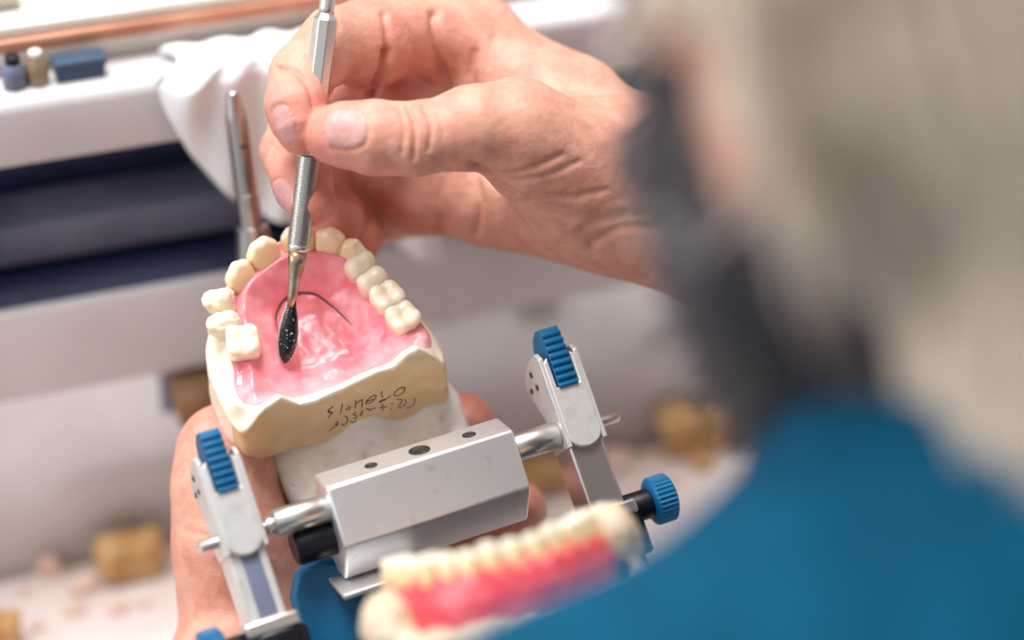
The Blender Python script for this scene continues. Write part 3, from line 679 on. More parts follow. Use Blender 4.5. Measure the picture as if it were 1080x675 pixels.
# head frame
HC = c2w(np.array([105, 66, -465.0])) + CAM
hyaw, hpit = math.radians(21), math.radians(33)
hF = np.array([-math.sin(hyaw) * math.cos(hpit), math.cos(hyaw) * math.cos(hpit), -math.sin(hpit)]); hL = np.array([-math.cos(hyaw), -math.sin(hyaw), 0.0]); hU = np.cross(hF, -hL) * -1
if hU[2] < 0: hU = -hU
HR = np.array([hL, hF, hU])
def H(l, f, u): return HC + l * hL + f * hF + u * hU
NB = np.array([128, 341, 192.0])           # base of the neck
shL = np.array([-39, 266, 161.0]); shR = np.array([310, 420, 160.0]); mid_sh = (shL + shR) / 2
def side(s):
    return [Cone(H(s * 46, 40, -48), H(s * 54, -2, -30), 20, 22), Cone(H(s * 18, 82, -92), H(s * 50, 18, -66), 17, 16), Ell(H(s * 38, 72, -18), HR, (22, 20, 18)), Cone(H(s * 10, 88, 18), H(s * 44, 80, 16), 8, 8)]
head_pos = Grp([Ell(H(0, -8, 28), HR, (76, 95, 92)), Ell(H(0, 48, -20), HR, (60, 46, 74)), Ell(H(0, 84, -94), HR, (22, 18, 15)), Cone(H(0, 92, 10), H(0, 116, -22), 7, 11), Ell(H(0, 97, -58), HR, (27, 10, 6)), Ell(H(0, 96, -70), HR, (23, 10, 7))] + side(1) + side(-1) + [Cone(H(0, -28, -50), NB, 56, 62)], 16)
def ear(s):
    o = H(s * 74, -6, -10); er = np.array([unit(hL * s * .85 - hF * .5), unit(hF + hL * s * .5), hU])
    rim = [(-2, 2, -30), (3, -2, -20), (6, -12, -5), (8, -20, 12), (8, -17, 26), (7, -4, 33), (4, 8, 27), (2, 12, 14)]
    pts = [o + a * er[0] + b * er[1] + c * er[2] for a, b, c in [(a, b * .82, c * .8) for a, b, c in rim]]
    return [Grp([Cone(a, b, 4.2, 4.2) for a, b in zip(pts[:-1], pts[1:])] + [Ell(o + 2 * er[0] - 4 * er[1], er, (4, 11, 20)), Ell(o + er[0] * 1 - 1 * er[1] - 22 * er[2], er, (5, 7, 8))], 4)]
class HeadF:
    def __init__(s):
        s.pos = head_pos; s.eyes = [Ell(H(a * 32, 92, 4), HR, (15, 10, 9)) for a in (1, -1)]; s.lids = [Ell(H(a * 32, 80, 3), HR, (13, 13, 12)) for a in (1, -1)]
        s.ears = Grp(ear(1) + ear(-1), 1); s.mouth = Cone(H(-20, 106, -64), H(20, 106, -64), 2.2, 2.2); s.c, s.R = HC, 180
    def __call__(s, p):
        d = s.pos(p)
        for e in s.eyes: d = smax(d, -e(p), 8)
        for e in s.lids: d = smin(d, e(p), 2)
        d = smax(d, -s.mouth(p), 3)
        return smin(d, s.ears(p), 3)
headF = HeadF()
pel = np.array([230, 190, -190.0]); chest = np.array([175, 300, 60.0])
sideL = unit(shL - shR)
torso = Grp([Cone(shL, shR, 52, 52), Cone(chest, pel, 105, 120, np.cross(sideL, unit(chest - pel)), .8), Cone(NB, mid_sh, 68, 80), Cone(pel + 60 * sideL, pel - 60 * sideL, 95, 95), Cone(NB + np.array([0, -10, -10]), shL * .75 + shR * .25, 56, 60), Cone(NB, shR * .8 + shL * .2, 56, 60)], 40)
arms = Grp([Cone(shL, elbL, 48, 41), Cone(shR, elbR, 48, 41), Cone(elbL, wrL, 40, 24), Cone(elbR, wrR, 40, 22)], 14)
class Clip:
    """field limited to one side of a plane or of several"""
    def __init__(s, f, planes): s.f, s.planes, s.c, s.R = f, planes, f.c, f.R
    def __call__(s, p):
        d = s.f(p)
        for o, n in s.planes: d = np.maximum(d, (p - o) @ n)
        return d
def cut_open(V, F, o, n):
    """drop faces lying on the far side of a cut so that two grids of the same surface meet"""
    m = ((V[F].mean(1) - o) @ n) < 0; F = F[m]; u = np.unique(F); mp = np.full(len(V), -1); mp[u] = np.arange(len(u)); return V[u], mp[F]
pieces = []
def hand_piece(field, wrist, elb, lo, hi, h):
    V, F = nets(field, lo, hi, h); ax = unit(elb - wrist)
    return cut_open(V, F, wrist + ax * 32, ax)
def bbox_of(g, pad, h):
    L = []
    def walk(x):
        if isinstance(x, Grp): [walk(i) for i in x.items]
        else: L.append((x.a, x.ra)); L.append((x.a + x.ab, x.rb))
    walk(g); A = np.array([a - r for a, r in L]); B = np.array([a + r for a, r in L]); return A.min(0) - pad, B.max(0) + pad
def clipbox(lo, hi, c, r): return np.maximum(lo, c - r), np.minimum(hi, c + r)
# right hand
lo, hi = bbox_of(Grp([R_thumb, R_index, R_mid, R_ring, R_lit], 1), 3, 1); lo = np.minimum(lo, wrR - 30); hi = np.maximum(hi, wrR + [60, 30, 34])
RVt, RFc = hand_piece(R_hand, wrR, elbR, lo, hi, .62)
lo, hi = bbox_of(Grp([L_thumb, L_index, L_mid, L_ring, L_lit], 1), 3, 1); lo = np.minimum(lo, wrL - 62); hi = np.maximum(hi, wrL + 30)
LVt, LFc = hand_piece(L_hand, wrL, elbL, lo, hi, .9)
def px_of(V):
    w = V - CAM; d = w @ FV; return np.stack([540 + (w @ RV) / (K * d), 337.5 - (w @ UV) / (K * d)], 1), d
def crease(V, N_, lines, dmin=0, dmax=1e9):
    pxy, d = px_of(V); face = (N_ @ FV) < .35
    for pl, amp, w, *rng_ in lines:
        a, b = (rng_ if rng_ else (dmin, dmax)); m = face & (d > a) & (d < b); D_ = seg_dist(pxy, smooth_path([q + (0,) for q in pl], 5)[:, :2]) * MMPX
        V = V - N_ * (m * amp * 1.35 * np.exp(-(D_ / (w * .8)) ** 2))[:, None]
    return V
def nail(V, N_, c, ax, L, W, out, dmax=1e9):
    """a nail plate with its groove: c px centre, ax px direction to the tip, L, W half sizes in px"""
    pxy, d = px_of(V); ax = np.array(ax, float) / np.linalg.norm(ax); q = pxy - c; u = q @ ax; w = q @ np.array([-ax[1], ax[0]])
    r = (np.abs(u / L) ** 2.8 + np.abs(w / W) ** 2.8) ** (1 / 2.8); m = ((N_ @ FV) < .5) & (d < dmax)
    gro = np.exp(-((r - 1.04) / .10) ** 2) * (u < L * .75); pl = np.clip((1.0 - r) / .08, 0, 1)
    out[:] = np.maximum(out, pl * m)
    return V + N_ * (m * (-.45 * gro + .18 * pl))[:, None]
NR = normals(RVt, RFc)
RVt = crease(RVt, NR, [
    ([(421, 114), (426, 135), (424, 160)], .35, .8, 0, 672), ([(430, 112), (438, 135), (436, 168)], .65, .8, 0, 672), ([(446, 112), (455, 132), (452, 158)], .5, .8, 0, 672), ([(462, 120), (468, 140)], .2, .7, 0, 672),
    ([(505, 178), (530, 184), (560, 178), (592, 163)], .6, 1.0), ([(515, 186), (545, 190), (580, 184), (610, 170)], .4, .9), ([(500, 174), (530, 198), (568, 217), (630, 231), (660, 226)], 1.0, 1.6), ([(560, 205), (600, 208), (640, 200)], .35, 1.1),
    ([(625, 258), (655, 240), (695, 240)], .7, 1.6), ([(615, 240), (650, 232), (690, 224)], .4, 1.2), ([(640, 120), (660, 150), (668, 190)], .15, 2),
    ([(458, 15), (463, 60), (469, 98)], 1.7, 1.8, 676, 999), ([(501, 55), (497, 72), (498, 92)], .8, 1.5, 676, 999), ([(520, 40), (516, 70)], .4, 1.2, 676, 999), ([(408, 55), (403, 78), (393, 98)], 2.0, 1.6, 668, 999), ([(405, 15), (409, 40), (408, 60)], .8, 1.2, 668, 999),
    ([(470, 182), (463, 210), (466, 238)], .9, 1.6, 680, 999), ([(500, 182), (506, 212), (503, 245)], .8, 1.5, 680, 999), ([(540, 210), (550, 240)], .4, 1.4, 680, 999),
    ([(293, 72), (312, 76), (326, 92), (331, 112)], .8, .9), ([(285, 152), (303, 165), (318, 168)], .3, .8), ([(345, 92), (372, 96), (396, 84)], .5, 1.0)])
nailR = np.zeros(len(RVt))
RVt = nail(RVt, NR, (365, 135), (-1, .04), 23, 22, nailR, 666)
RVt = nail(RVt, NR, (300, 131), (.28, 1), 20, 11, nailR, 672)
RVt = nail(RVt, NR, (299, 205), (.42, 1), 17, 10, nailR, 690)
RVt = RVt + normals(RVt, RFc) * (.10 * fbm(RVt, 2.4, 90))[:, None]
NL_ = normals(LVt, LFc)
LVt = crease(LVt, NL_, [([(215, 440), (232, 436), (250, 445)], .5, 1.2), ([(205, 500), (235, 506), (262, 498)], .4, 1.2), ([(195, 560), (225, 566)], .3, 1.4), ([(285, 600), (300, 640), (300, 670)], .6, 1.8)])
nailL = np.zeros(len(LVt))
LVt = nail(LVt, NL_, (489, 443), (.2, -1), 11, 9, nailL)
LVt = LVt + normals(LVt, LFc) * (.12 * fbm(LVt, 2.6, 91))[:, None]
tips = np.array([J(340, 150, 656), J(318, 150, 659), J(325, 225, 668), J(355, 240, 700), J(385, 262, 706), J(352, 232, 704), J(378, 252, 710), J(487, 445, 715), J(545, 535, 700), J(405, 60, 690)])
def redness(V):
    d = np.min(np.linalg.norm(V[:, None] - tips[None], axis=2), axis=1); return np.clip(.7 * np.exp(-(d / 14) ** 2) + .18 * fbm(V, 14, 95), 0, 1)
def dusty(V, nl): 
    d = np.min(np.linalg.norm(V[:, None] - tips[None], axis=2), axis=1)
    return np.clip(.04 + .9 * np.exp(-(d / 16) ** 2) + .15 * noise(V, 9, 97), 0, 1)
# head, torso, arms on coarser grids of the same surfaces
hf = Clip(headF, [(NB + (NB - HC) * 0, unit(NB - HC))])
HVt, HFc = nets(Func(hf, HC, 200), HC - 190, HC + 190, 3.0)
TVt, TFc = nets(Grp([torso, arms], 18), np.array([-230, 60, -300.]), np.array([480, 660, 270.]), 7.0)
def keep(V, F, fn):
    m = fn(V[F].mean(1)); F = F[m]; u = np.unique(F); mp = np.full(len(V), -1); mp[u] = np.arange(len(u)); return V[u], mp[F]
aR, aL = unit(elbR - wrR), unit(elbL - wrL)
TVt, TFc = keep(TVt, TFc, lambda c: ((((c - wrR) @ aR) > 30) | (np.linalg.norm(c - wrR, axis=1) > 120)) & ((((c - wrL) @ aL) > 30) | (np.linalg.norm(c - wrL, axis=1) > 120)))
parts = [(RVt, RFc), (LVt, LFc), (HVt, HFc), (TVt, TFc)]
off = np.cumsum([0] + [len(v) for v, _ in parts]); BV = np.vstack([v for v, _ in parts]); BF = np.vstack([f + o for (_, f), o in zip(parts, off)])
hq = (HVt - HC) @ HR.T
ear_d = np.minimum(np.linalg.norm((hq - [76, -12, -4]) / [20, 20, 27], axis=1), np.linalg.norm((hq - [-76, -12, -4]) / [20, 20, 27], axis=1))
not_ear = np.clip((ear_d - .72) * 6, 0, 1)
beard_e = np.clip((ear_d - .62) * 6, 0, 1)
beard_m = np.clip((-10 - hq[:, 2] + .25 * (hq[:, 1] - 40)) / 14, 0, 1) * np.clip((hq[:, 1] + 26) / 10, 0, 1) * np.clip((hq[:, 2] + 128) / 16, 0, 1) * (np.abs(hq[:, 0]) > -1)
beard_m = np.maximum(beard_m, np.clip((34 - np.abs(hq[:, 1] - 34)) / 8, 0, 1) * np.clip((34 - hq[:, 2]) / 10, 0, 1) * (hq[:, 2] > -70) * (np.abs(hq[:, 0]) > 40)) * beard_e * np.where(np.abs(hq[:, 0]) < 40, np.clip((-34 - hq[:, 2]) / 8, 0, 1), 1)
hair_m = np.clip((hq[:, 2] + 72 + np.clip(hq[:, 1] + 40, 0, 80) * 1.0) / 14, 0, 1) * np.clip((22 + .55 * (hq[:, 2] - 20) - hq[:, 1]) / 12 , 0, 1) * not_ear
hair_m = hair_m * np.clip((hq[:, 2] - 30 + np.clip(14 - hq[:, 1], 0, 60) * 3) / 10, 0, 1)
hair_m = np.where(hq[:, 1] < -14, np.clip((hq[:, 2] + 105) / 12, 0, 1), hair_m) * np.where((hq[:, 2] < -4) & (hq[:, 1] > -20), 0, 1) * np.clip((ear_d - .3) * 6, 0, 1)
z = np.zeros
nailA = np.concatenate([nailR, nailL, z(len(HVt)), z(len(TVt))]); redA = np.concatenate([redness(RVt), redness(LVt), np.clip(.2 * (1 - not_ear) + .05, 0, 1), z(len(TVt))])
dustA = np.concatenate([dusty(RVt, nailR), dusty(LVt, nailL) * .7, z(len(HVt)), z(len(TVt))])
person = obj('person', BV, BF, MT['skin'], None, loc=np.array([200, 250, -260.0]), attrs={'nail': nailA, 'red': redA, 'dust': dustA,
    'hairy': np.concatenate([z(off[2]), beard_m, z(len(TVt))]), 'scalp': np.concatenate([z(off[2]), hair_m, z(len(TVt))])})
tag(person, 'grey-haired bearded person in a teal shirt bent over the cast, carver in one hand', 'person')
# hair and beard as locks
def strands(mask, step_fn, count, length, rad, seed, short=False):
    r = np.random.default_rng(seed); tri = HVt[HFc].mean(1); mk = mask[HFc].mean(1); cand = np.flatnonzero(mk > .45); nn = normals(HVt, HFc)[HFc[:, 0]]
    pick = r.choice(cand, count); V, F = [], []; base = 0; ns = 6
    P0 = tri[pick] + r.normal(0, 1.5, (count, 3)); N0 = nn[pick]
    pts = [P0 - N0 * 1.0]; cur = P0.copy(); hp = (P0 - HC) @ HR.T; L = length * (0.65 + .6 * r.random(count)) * (np.clip(.42 - (hp[:, 1] + 10) / 30, .42, 1) if short else 1); dirv = N0.copy()
    for s in range(1, ns):
        dirv = step_fn(cur, N0, dirv, s / ns, r); cur = cur + dirv * (L / ns)[:, None]
        dd = headF(cur); push = np.clip(2 - dd, 0, 6); cur = cur + N0 * push[:, None]; pts.append(cur.copy())
    pts = np.array(pts)                                        # ns, count, 3
    T = np.gradient(pts, axis=0); T /= np.linalg.norm(T, axis=2, keepdims=True) + 1e-9
    a = np.cross(T, np.array([.3, .5, .8])); a /= np.linalg.norm(a, axis=2, keepdims=True) + 1e-9; b = np.cross(T, a)
    rr = rad * np.linspace(1, .25, ns)[:, None, None] * (0.7 + .6 * r.random((1, count, 1)))
    rings = np.stack([pts + rr * (math.cos(t) * a + math.sin(t) * b) for t in (0, 2.094, 4.189)], 2)   # ns,count,3,3
    V = rings.transpose(1, 0, 2, 3).reshape(-1, 3); c0 = np.arange(count)[:, None, None] * ns * 3; j = np.arange(ns - 1)[None, :, None] * 3; k = np.arange(3)[None, None, :]; l = (k + 1) % 3
    F = np.stack([c0 + j + k, c0 + j + l, c0 + j + 3 + l, c0 + j + 3 + k], -1).reshape(-1, 4)
    return V, F
down = np.array([0, 0, -1.0])
def hair_step(cur, n0, d, s, r):
    q = (cur - HC) @ HR.T; fr_ = np.clip((q[:, 1] + 36) / 30, 0, 1)[:, None]; flow = -hU * (.85 - .45 * fr_) - hF * (.25 + .85 * fr_) + down * .3 * (1 - fr_)
    v = flow - n0 * (flow * n0).sum(1)[:, None] * .97 + n0 * (.22 - .06 * 3 * fr_ - .45 * s) + r.normal(0, .09, cur.shape); return v / np.linalg.norm(v, axis=1)[:, None]
def beard_step(cur, n0, d, s, r):
    v = n0 * .8 + (-hU * .6 + hF * .2 + down * .3) + r.normal(0, .22, cur.shape); return v / np.linalg.norm(v, axis=1)[:, None]
obj('hair', *strands(hair_m, hair_step, 15000, 66, .6, 3, True), MT['hair'], person)
obj('beard', *strands(beard_m, beard_step, 7500, 14, .6, 4), MT['beard'], person)
# shirt
half_R, half_L = shR + (elbR - shR) * .92, shL + (elbL - shL) * .92
class ShirtF:
    c, R = chest, 420
    def __call__(s, p):
        body = Grp([torso, Grp([Cone(shL, half_L, 55, 52), Cone(shR, half_R, 55, 52)], 10)], 30)(p) - 6 - 3.2 * fbm(p, 55, 101, 2) - 3.0 * noise(p * np.array([1.0, .6, .35]), 22, 105)
        neckax = unit(HC - NB); t = (p - NB) @ neckax
        col = np.abs(np.linalg.norm((p - NB) - t[:, None] * neckax, axis=1) - (66 - .06 * t)) - 2.6
        col = np.maximum(col, np.abs(t - 30) - 32)
        d = smin(body, col, 14)
        hole = np.maximum(np.linalg.norm((p - NB) - t[:, None] * neckax, axis=1) - 60, -(t - 20))
        d = smax(d, -hole, 4)
        for w, e in ((half_R, unit(elbR - shR)), (half_L, unit(elbL - shL))):
            near = np.linalg.norm(p - w, axis=1) < 110; d = np.where(near, np.maximum(d, (p - w) @ e), d)
        return d
V, F = nets(ShirtF(), np.array([-260, 40, -330.]), np.array([500, 640, 330.]), 5.0)
obj('shirt', V, F, MT['shirt'], person)

# ================================================================== bench and what lies on it
BA = math.radians(18); wx = np.array([math.cos(BA), math.sin(BA), 0]); wn = np.array([-math.sin(BA), math.cos(BA), 0]); wz = np.array([0, 0, 1.0])
ZT = -20.5; NW = 636.0
def Bp(x, n, z): return wx * x + wn * n + wz * z
def zwall(px, py, n=NW):
    v = ray(px, py); t = (n - CAM @ wn) / (v @ wn); return (CAM + t * v)[2]
z1, z2, z3, z4 = zwall(100, 411, NW - 8), zwall(100, 314, NW - 8), zwall(100, 167, NW - 8), zwall(100, 96, NW - 8)
print('bench heights', z1, z2, z3, z4)
def bbox_(x0, x1, n0, n1, za, zb): return box(Bp((x0 + x1) / 2, (n0 + n1) / 2, (za + zb) / 2), wx, wn, wz, (x1 - x0) / 2, (n1 - n0) / 2, (zb - za) / 2)
t_bench = thing('workbench', Bp(150, 600, 0), 'pale grey laboratory workbench with a dark recess and a dusty worktop', 'workbench')
obj('worktop', *bbox_(-420, 780, 440, NW, ZT - 30, ZT), MT['tray'], t_bench, bevel=3)
obj('back_panel', *bbox_(-420, 780, NW, NW + 12, ZT - 30, z1 + 2), MT['panel'], t_bench)
obj('lower_ledge', *bbox_(-420, 780, NW - 8, NW + 86, z1, z2), MT['bench'], t_bench, bevel=3)
obj('recess_back', *bbox_(-420, 780, NW + 32, NW + 42, z2, z3), MT['navy'], t_bench)
obj('recess_floor', *bbox_(-420, 780, NW - 6, NW + 32, z2, z2 + .8), MT['navy'], t_bench)
obj('reflection_bar', *bbox_(-420, 135, NW + 8, NW + 30, zwall(100, 268, NW + 8), zwall(100, 226, NW + 8)), MT['navy2'], t_bench, bevel=2)  # bar put in to imitate a soft grey reflection inside the recess
obj('upper_ledge', *bbox_(-420, 780, NW - 8, NW + 76, z3, z4), MT['bench'], t_bench, bevel=4)
obj('bench_leg', *bbox_(-400, -360, 640, 690, -720, ZT - 30), MT['bench'], t_bench, bevel=3)
obj('bench_leg', *bbox_(720, 760, 640, 690, -720, ZT - 30), MT['bench'], t_bench, bevel=3)
obj('bench_leg', *bbox_(-400, -360, 470, 520, -720, ZT - 30), MT['bench'], t_bench, bevel=3)
obj('bench_leg', *bbox_(720, 760, 470, 520, -720, ZT - 30), MT['bench'], t_bench, bevel=3)
# raised trough with a copper edge standing on the upper ledge
def onB(px, py, n):
    v = ray(px, py); t = (n - CAM @ wn) / (v @ wn); w = CAM + t * v; return w @ wx, w[2]
t_tr = thing('trough', Bp(100, 690, z4), 'long cream trough with copper coloured edge standing along the upper ledge', 'trough')
nt_ = NW + 8; za, zb = zwall(100, 38, nt_), zwall(100, 16, nt_)
print('trough', za, zb)
obj('copper_strip', *bbox_(-420, 780, nt_, nt_ + 5, za - 2.2, za + 2.2), MT['copper'], t_tr, bevel=1)
obj('front_board', *bbox_(-420, 780, nt_ + 2, nt_ + 10, za + 2, za + 6), MT['cream'], t_tr, bevel=1)
obj('foot_board', *bbox_(-420, 780, nt_ + 3, nt_ + 10, z4 + .05, za), MT['cream'], t_tr)
obj('rear_board', *bbox_(-420, 780, nt_ + 110, nt_ + 118, z4, za + 30), MT['cream'], t_tr, bevel=1)
obj('trough_floor', *bbox_(-420, 780, nt_ + 10, nt_ + 110, za - 1, za + 3), MT['cream'], t_tr)
for k, (x0, x1, dz) in enumerate(((-200, 60, 9), (20, 210, 12), (150, 420, 8))):
    c = mat('rod_enamel', srgb(*[(206, 200, 186), (226, 206, 180), (190, 186, 178)][k]), .4)
    rd = thing('rod', Bp((x0 + x1) / 2, nt_ + 22 + 22 * k, za), ['short pale grey rod lying in the trough at its open end', 'cream rod lying in the middle of the trough behind the copper edge', 'long dull grey rod lying at the back of the trough'][k], 'rod', 'rods in the trough')
    obj('shaft', *lathe([(0, 4), (1, 5), (x1 - x0 - 1, 5), (x1 - x0, 4)], Bp(x0, nt_ + 22 + 22 * k, za + 8.2), wx, 20), c, rd)
# small blurred things on the ledge in front of the trough
def small_box(nm, px0, px1, py0, py1, n, dep, m, label, cat):
    x0, zb_ = onB(px0, py1, n); x1, zt = onB(px1, py0, n); t = thing(nm, Bp((x0 + x1) / 2, n, z4), label, cat)
    obj('carton', *bbox_(x0, x1, n, n + dep, z4 + .05, z4 + max(6, zt - z4)), m, t, bevel=.8); return t, x0, x1, zt
t_, x0, x1, zt = small_box('box', 60, 110, 64, 82, NW - .5, 6, MT['teal'], 'dark blue small box on the upper ledge below the copper edge', 'box')
obj('lid', *bbox_(x0 - .6, x1 + .6, NW - 1, NW + 6, max(zt, z4 + 6) - 2, max(zt, z4 + 6) + .5), MT['teal'], t_, bevel=.5)
x0, _ = onB(15, 75, NW)
t_ = thing('bottle', Bp(x0, NW + 2, z4), 'small dark grey bottle on the upper ledge beside the dark blue box', 'bottle', 'small bottles on the upper ledge')
obj('body', *lathe([(0, 3.3), (.5, 3.6), (6, 3.6), (7.5, 2.4), (8, 1.8)], Bp(x0, NW + 2, z4 + .05), wz, 24), MT['navy2'], t_); obj('cap', *lathe([(7.8, 2.2), (10, 2.2), (10.3, 1.8)], Bp(x0, NW + 2, z4 + .05), wz, 24), MT['black'], t_)
x0, _ = onB(40, 75, NW)
t_ = thing('bottle', Bp(x0, NW + 2, z4), 'small tan bottle between the dark bottle and the blue box', 'bottle', 'small bottles on the upper ledge')
obj('body', *lathe([(0, 2.9), (.5, 3.2), (7, 3.2), (8.5, 2), (9, 1.7)], Bp(x0, NW + 2, z4 + .05), wz, 24), MT['amber'], t_); obj('cap', *lathe([(8.8, 2), (10.5, 2), (10.8, 1.6)], Bp(x0, NW + 2, z4 + .05), wz, 24), MT['cream'], t_)
# crumpled paper towel hanging over the upper ledge into the recess
U, W_ = 60, 70; V = []; PTS = []
def towel(u, w):
    # u along the bench, w from the ledge top (0) down to the hanging hem (1)
    x0, _ = onB(182, 105, NW - 14); x1, _ = onB(470, 150, NW - 14)
    x = x0 + (x1 - x0) * u; hang = 16 + 34 * min(1, u * 2.2) ** .8 + 22 * max(0, u - .35) + 7 * math.sin(u * 8)
    s = w * (40 + hang + 12)
    n, zz = (NW + 6 - s * .4, z4 + 3) if s < 36 else ((NW - 9 - 2 * math.sin(min(1, (s - 36) / 12) * 1.57), z4 + 3 - 4 * (s - 36) / 12) if s < 48 else (NW - 11, z4 - 1 - (s - 48)))
    amp = 1.4 + 2.2 * w
    n += -amp + amp * math.sin(u * 21 + 3 * w) * .6 + amp * .6 * math.sin(u * 9 - 5 * w) + 1.5 * math.sin(u * 40 + w * 12)
    return Bp(x + 4 * math.sin(w * 7 + u * 5), min(n, NW + 6.5), zz)
for th in (0, .6):
    for i in range(U + 1):
        for j in range(W_ + 1): V.append(towel(i / U, j / W_) + np.array([0, th, th]) )
nn = (U + 1) * (W_ + 1); F = []
for i in range(U):
    for j in range(W_):
        a = i * (W_ + 1) + j; F.append((a, a + 1, a + W_ + 2, a + W_ + 1)); F.append((nn + a, nn + a + W_ + 1, nn + a + W_ + 2, nn + a + 1))
for i in range(U):
    for j in (0, W_): a = i * (W_ + 1) + j; F.append((a, a + W_ + 1, nn + a + W_ + 1, nn + a))
for j in range(W_):
    for i in (0, U): a = i * (W_ + 1) + j; F.append((a, a + 1, nn + a + 1, nn + a))
tw = obj('paper_towel', np.array(V), F, MT['paper']); tag(tw, 'crumpled white paper towel hanging from the ledge behind the hand and pin', 'paper towel')
# plaster chunks
def chunk(px, py, w, h, dep, label, seed, z=ZT, m='chunk', nm='plaster_chunk', cat='plaster chunk', group=None, pull=0, blk=.5, amp=.16):
    c = zplane(px, py, z); c = c - wn * (max(pull * 0, c @ wn - (NW - 1 - dep * .62), 0) + (pull if pull < 0 else 0)) + wz * h / 2
    def fn(p):
        q = np.stack([(p - c) @ wx, (p - c) @ wn, (p - c) @ wz], 1)
        a = np.abs(q) / [w / 2, dep / 2, h / 2]; d = ((a ** 3.5).sum(1) ** (1 / 3.5) - 1) * min(w, h, dep) / 2
        return d + amp * min(w, h) * fbm(q, min(w, h) * blk, seed)
    r = np.array([max(w, dep)] * 2 + [h]) * .75; V, F = nets(Func(fn, c, 60), c - r, c + r, max(.35, min(w, h) / 26), B=30)
    V[:, 2] = np.maximum(V[:, 2], z + .05)
    return tag(obj(nm, V, F, MT[m]), label, cat, group or ('broken plaster chunks on the worktop' if cat == 'plaster chunk' else 'crumbs on the dusty worktop'))
chunk(139, 601, 22, 15, 16, 'large rounded tan plaster chunk on the worktop against the grey panel', 201, blk=1.2, amp=.1)
chunk(3, 684, 12, 13, 12, 'tan plaster chunk at the near edge of the worktop, cut by the frame', 202, pull=0)
for k, (px, py, w, h, lb) in enumerate([(694, 442, 13, 20, 'tallest tan plaster lump in the heap behind the beard'), (737, 440, 13, 17, 'wide tan plaster lump in the middle of the heap'), (781, 434, 13, 16, 'rough tan plaster lump at the beard end of the heap'), (740, 490, 8, 5, 'small tan plaster lump lying before the heap'), (822, 426, 10, 12, 'tan plaster lump nearest the chin')]):
    chunk(px, py, w, h, 10, lb, 210 + k, pull=14, blk=.35)
chunk(566, 515, 22, 10, 14, 'flat tan plaster chunk seen behind the right hinge shaft', 220, pull=6)
chunk(640, 478, 12, 5, 9, 'flat pale plaster flake beyond the knobbed post', 221, pull=4, m='crumb')
for k, (px, py, w, h) in enumerate([(53, 606, 6, 8), (88, 622, 8, 4), (124, 644, 6, 3), (78, 646, 6, 2.5), (24, 626, 4, 2), (150, 640, 4, 2), (38, 662, 4, 2), (700, 512, 6, 3), (792, 512, 7, 3), (812, 490, 5, 2), (690, 488, 5, 3)]):
    lbs = ['pinkish crumb lying close to the panel beside the large chunk', 'palest pinkish crumb, just before the large tan chunk', 'pinkish flat crumb on the dusty worktop nearest the held thumb', 'pinkish flat crumb in the middle of the dusty worktop', 'tiny crumb alone near the panel on the dusty worktop', 'tiny crumb between the flat crumb and the hand', 'tiny crumb at the near side of the worktop', 'pink crumb above the blue knob', 'pink crumb below the tan heap', 'tiny pink crumb beside the shirt', 'tiny pink crumb before the tan heap']
    chunk(px, py, w, h, w * .8, lbs[k], 240 + k, m='crumb', nm='crumb', cat='crumb', pull=8 if py < 500 else 0)
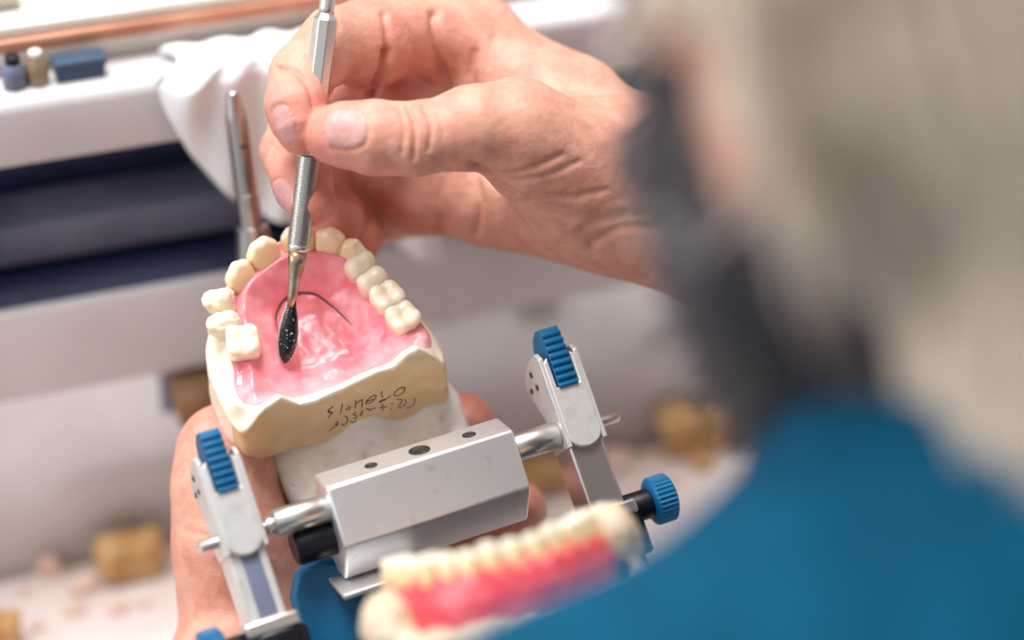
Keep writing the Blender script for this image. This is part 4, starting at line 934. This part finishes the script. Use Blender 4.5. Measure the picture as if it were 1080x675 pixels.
# wooden bench peg fixed under the lower ledge
xp, zp = onB(206, 425, NW - 14)
t_peg = thing('bench_peg', Bp(xp, NW - 14, zp - 6), 'brown wooden bench peg sticking out of the grey panel beside the left thumb', 'bench peg')
obj('wedge', *prism([(-16, -6), (2, -8), (2, 7), (-14, 4)], Bp(xp, NW - 3, zp), wn, wz, wx, -6, 7), MT['wood'], t_peg, bevel=1.2)
obj('fixing_plate', *bbox_(xp - 9, xp + 10, NW - 2.6, NW - .1, zp - 11, min(zp + 10, z1 - .3)), MT['navy2'], t_peg, bevel=.5)

# ================================================================== the room
def slab(nm, x0, x1, y0, y1, za, zb, m): return tag(obj(nm, *box(np.array([(x0 + x1) / 2, (y0 + y1) / 2, (za + zb) / 2]), RV, np.array([0, 1.0, 0]), wz, (x1 - x0) / 2, (y1 - y0) / 2, (zb - za) / 2), m), kind='structure')
slab('floor', -2200, 2400, -2000, 2400, -760, -720, MT['floor'])
slab('wall_back', -2200, 2400, 1900, 2000, -720, 1900, MT['wall'])

# ------------------------------------------------------------------ light, camera, look
w = bpy.data.worlds.new('room_light'); SC.world = w; w.use_nodes = True
bg = w.node_tree.nodes['Background']; bg.inputs[0].default_value = (1.0, 1.0, 1.0, 1); bg.inputs[1].default_value = .62
def area(nm, loc, target, sx, sy, power, col=(1, 1, 1)):
    l = bpy.data.lights.new(nm, 'AREA'); l.shape = 'RECTANGLE'; l.size = sx; l.size_y = sy; l.energy = power; l.color = col
    o = link(bpy.data.objects.new(nm, l)); o.location = loc; o.rotation_euler = (Vector(target) - Vector(loc)).to_track_quat('-Z', 'Y').to_euler(); return o
area('ceiling_lamp', (-.25, .70, 1.35), (-.02, .58, .1), .8, .55, 24, (1, .98, .96))
area('front_left_fill', (-1.6, .1, .9), (0, .55, .1), 1.0, 1.0, 12, (.93, .96, 1.0))  # added soft fill from the front left, no window stands there
cam = bpy.data.cameras.new('camera'); co = link(bpy.data.objects.new('camera', cam)); cam.lens = LENS; cam.sensor_width = SENSOR; cam.sensor_fit = 'HORIZONTAL'
co.location = Vector(CAM * .001); co.rotation_euler = (math.pi / 2 - PITCH, 0, 0); cam.clip_start = .02; cam.clip_end = 50
cam.dof.use_dof = True; cam.dof.focus_distance = .668; cam.dof.aperture_fstop = 2.9; cam.dof.aperture_blades = 0
SC.camera = co
SC.view_settings.view_transform = 'Standard'; SC.view_settings.look = 'None'; SC.view_settings.gamma = 1; SC.view_settings.use_curve_mapping = False; SC.view_settings.exposure = 0
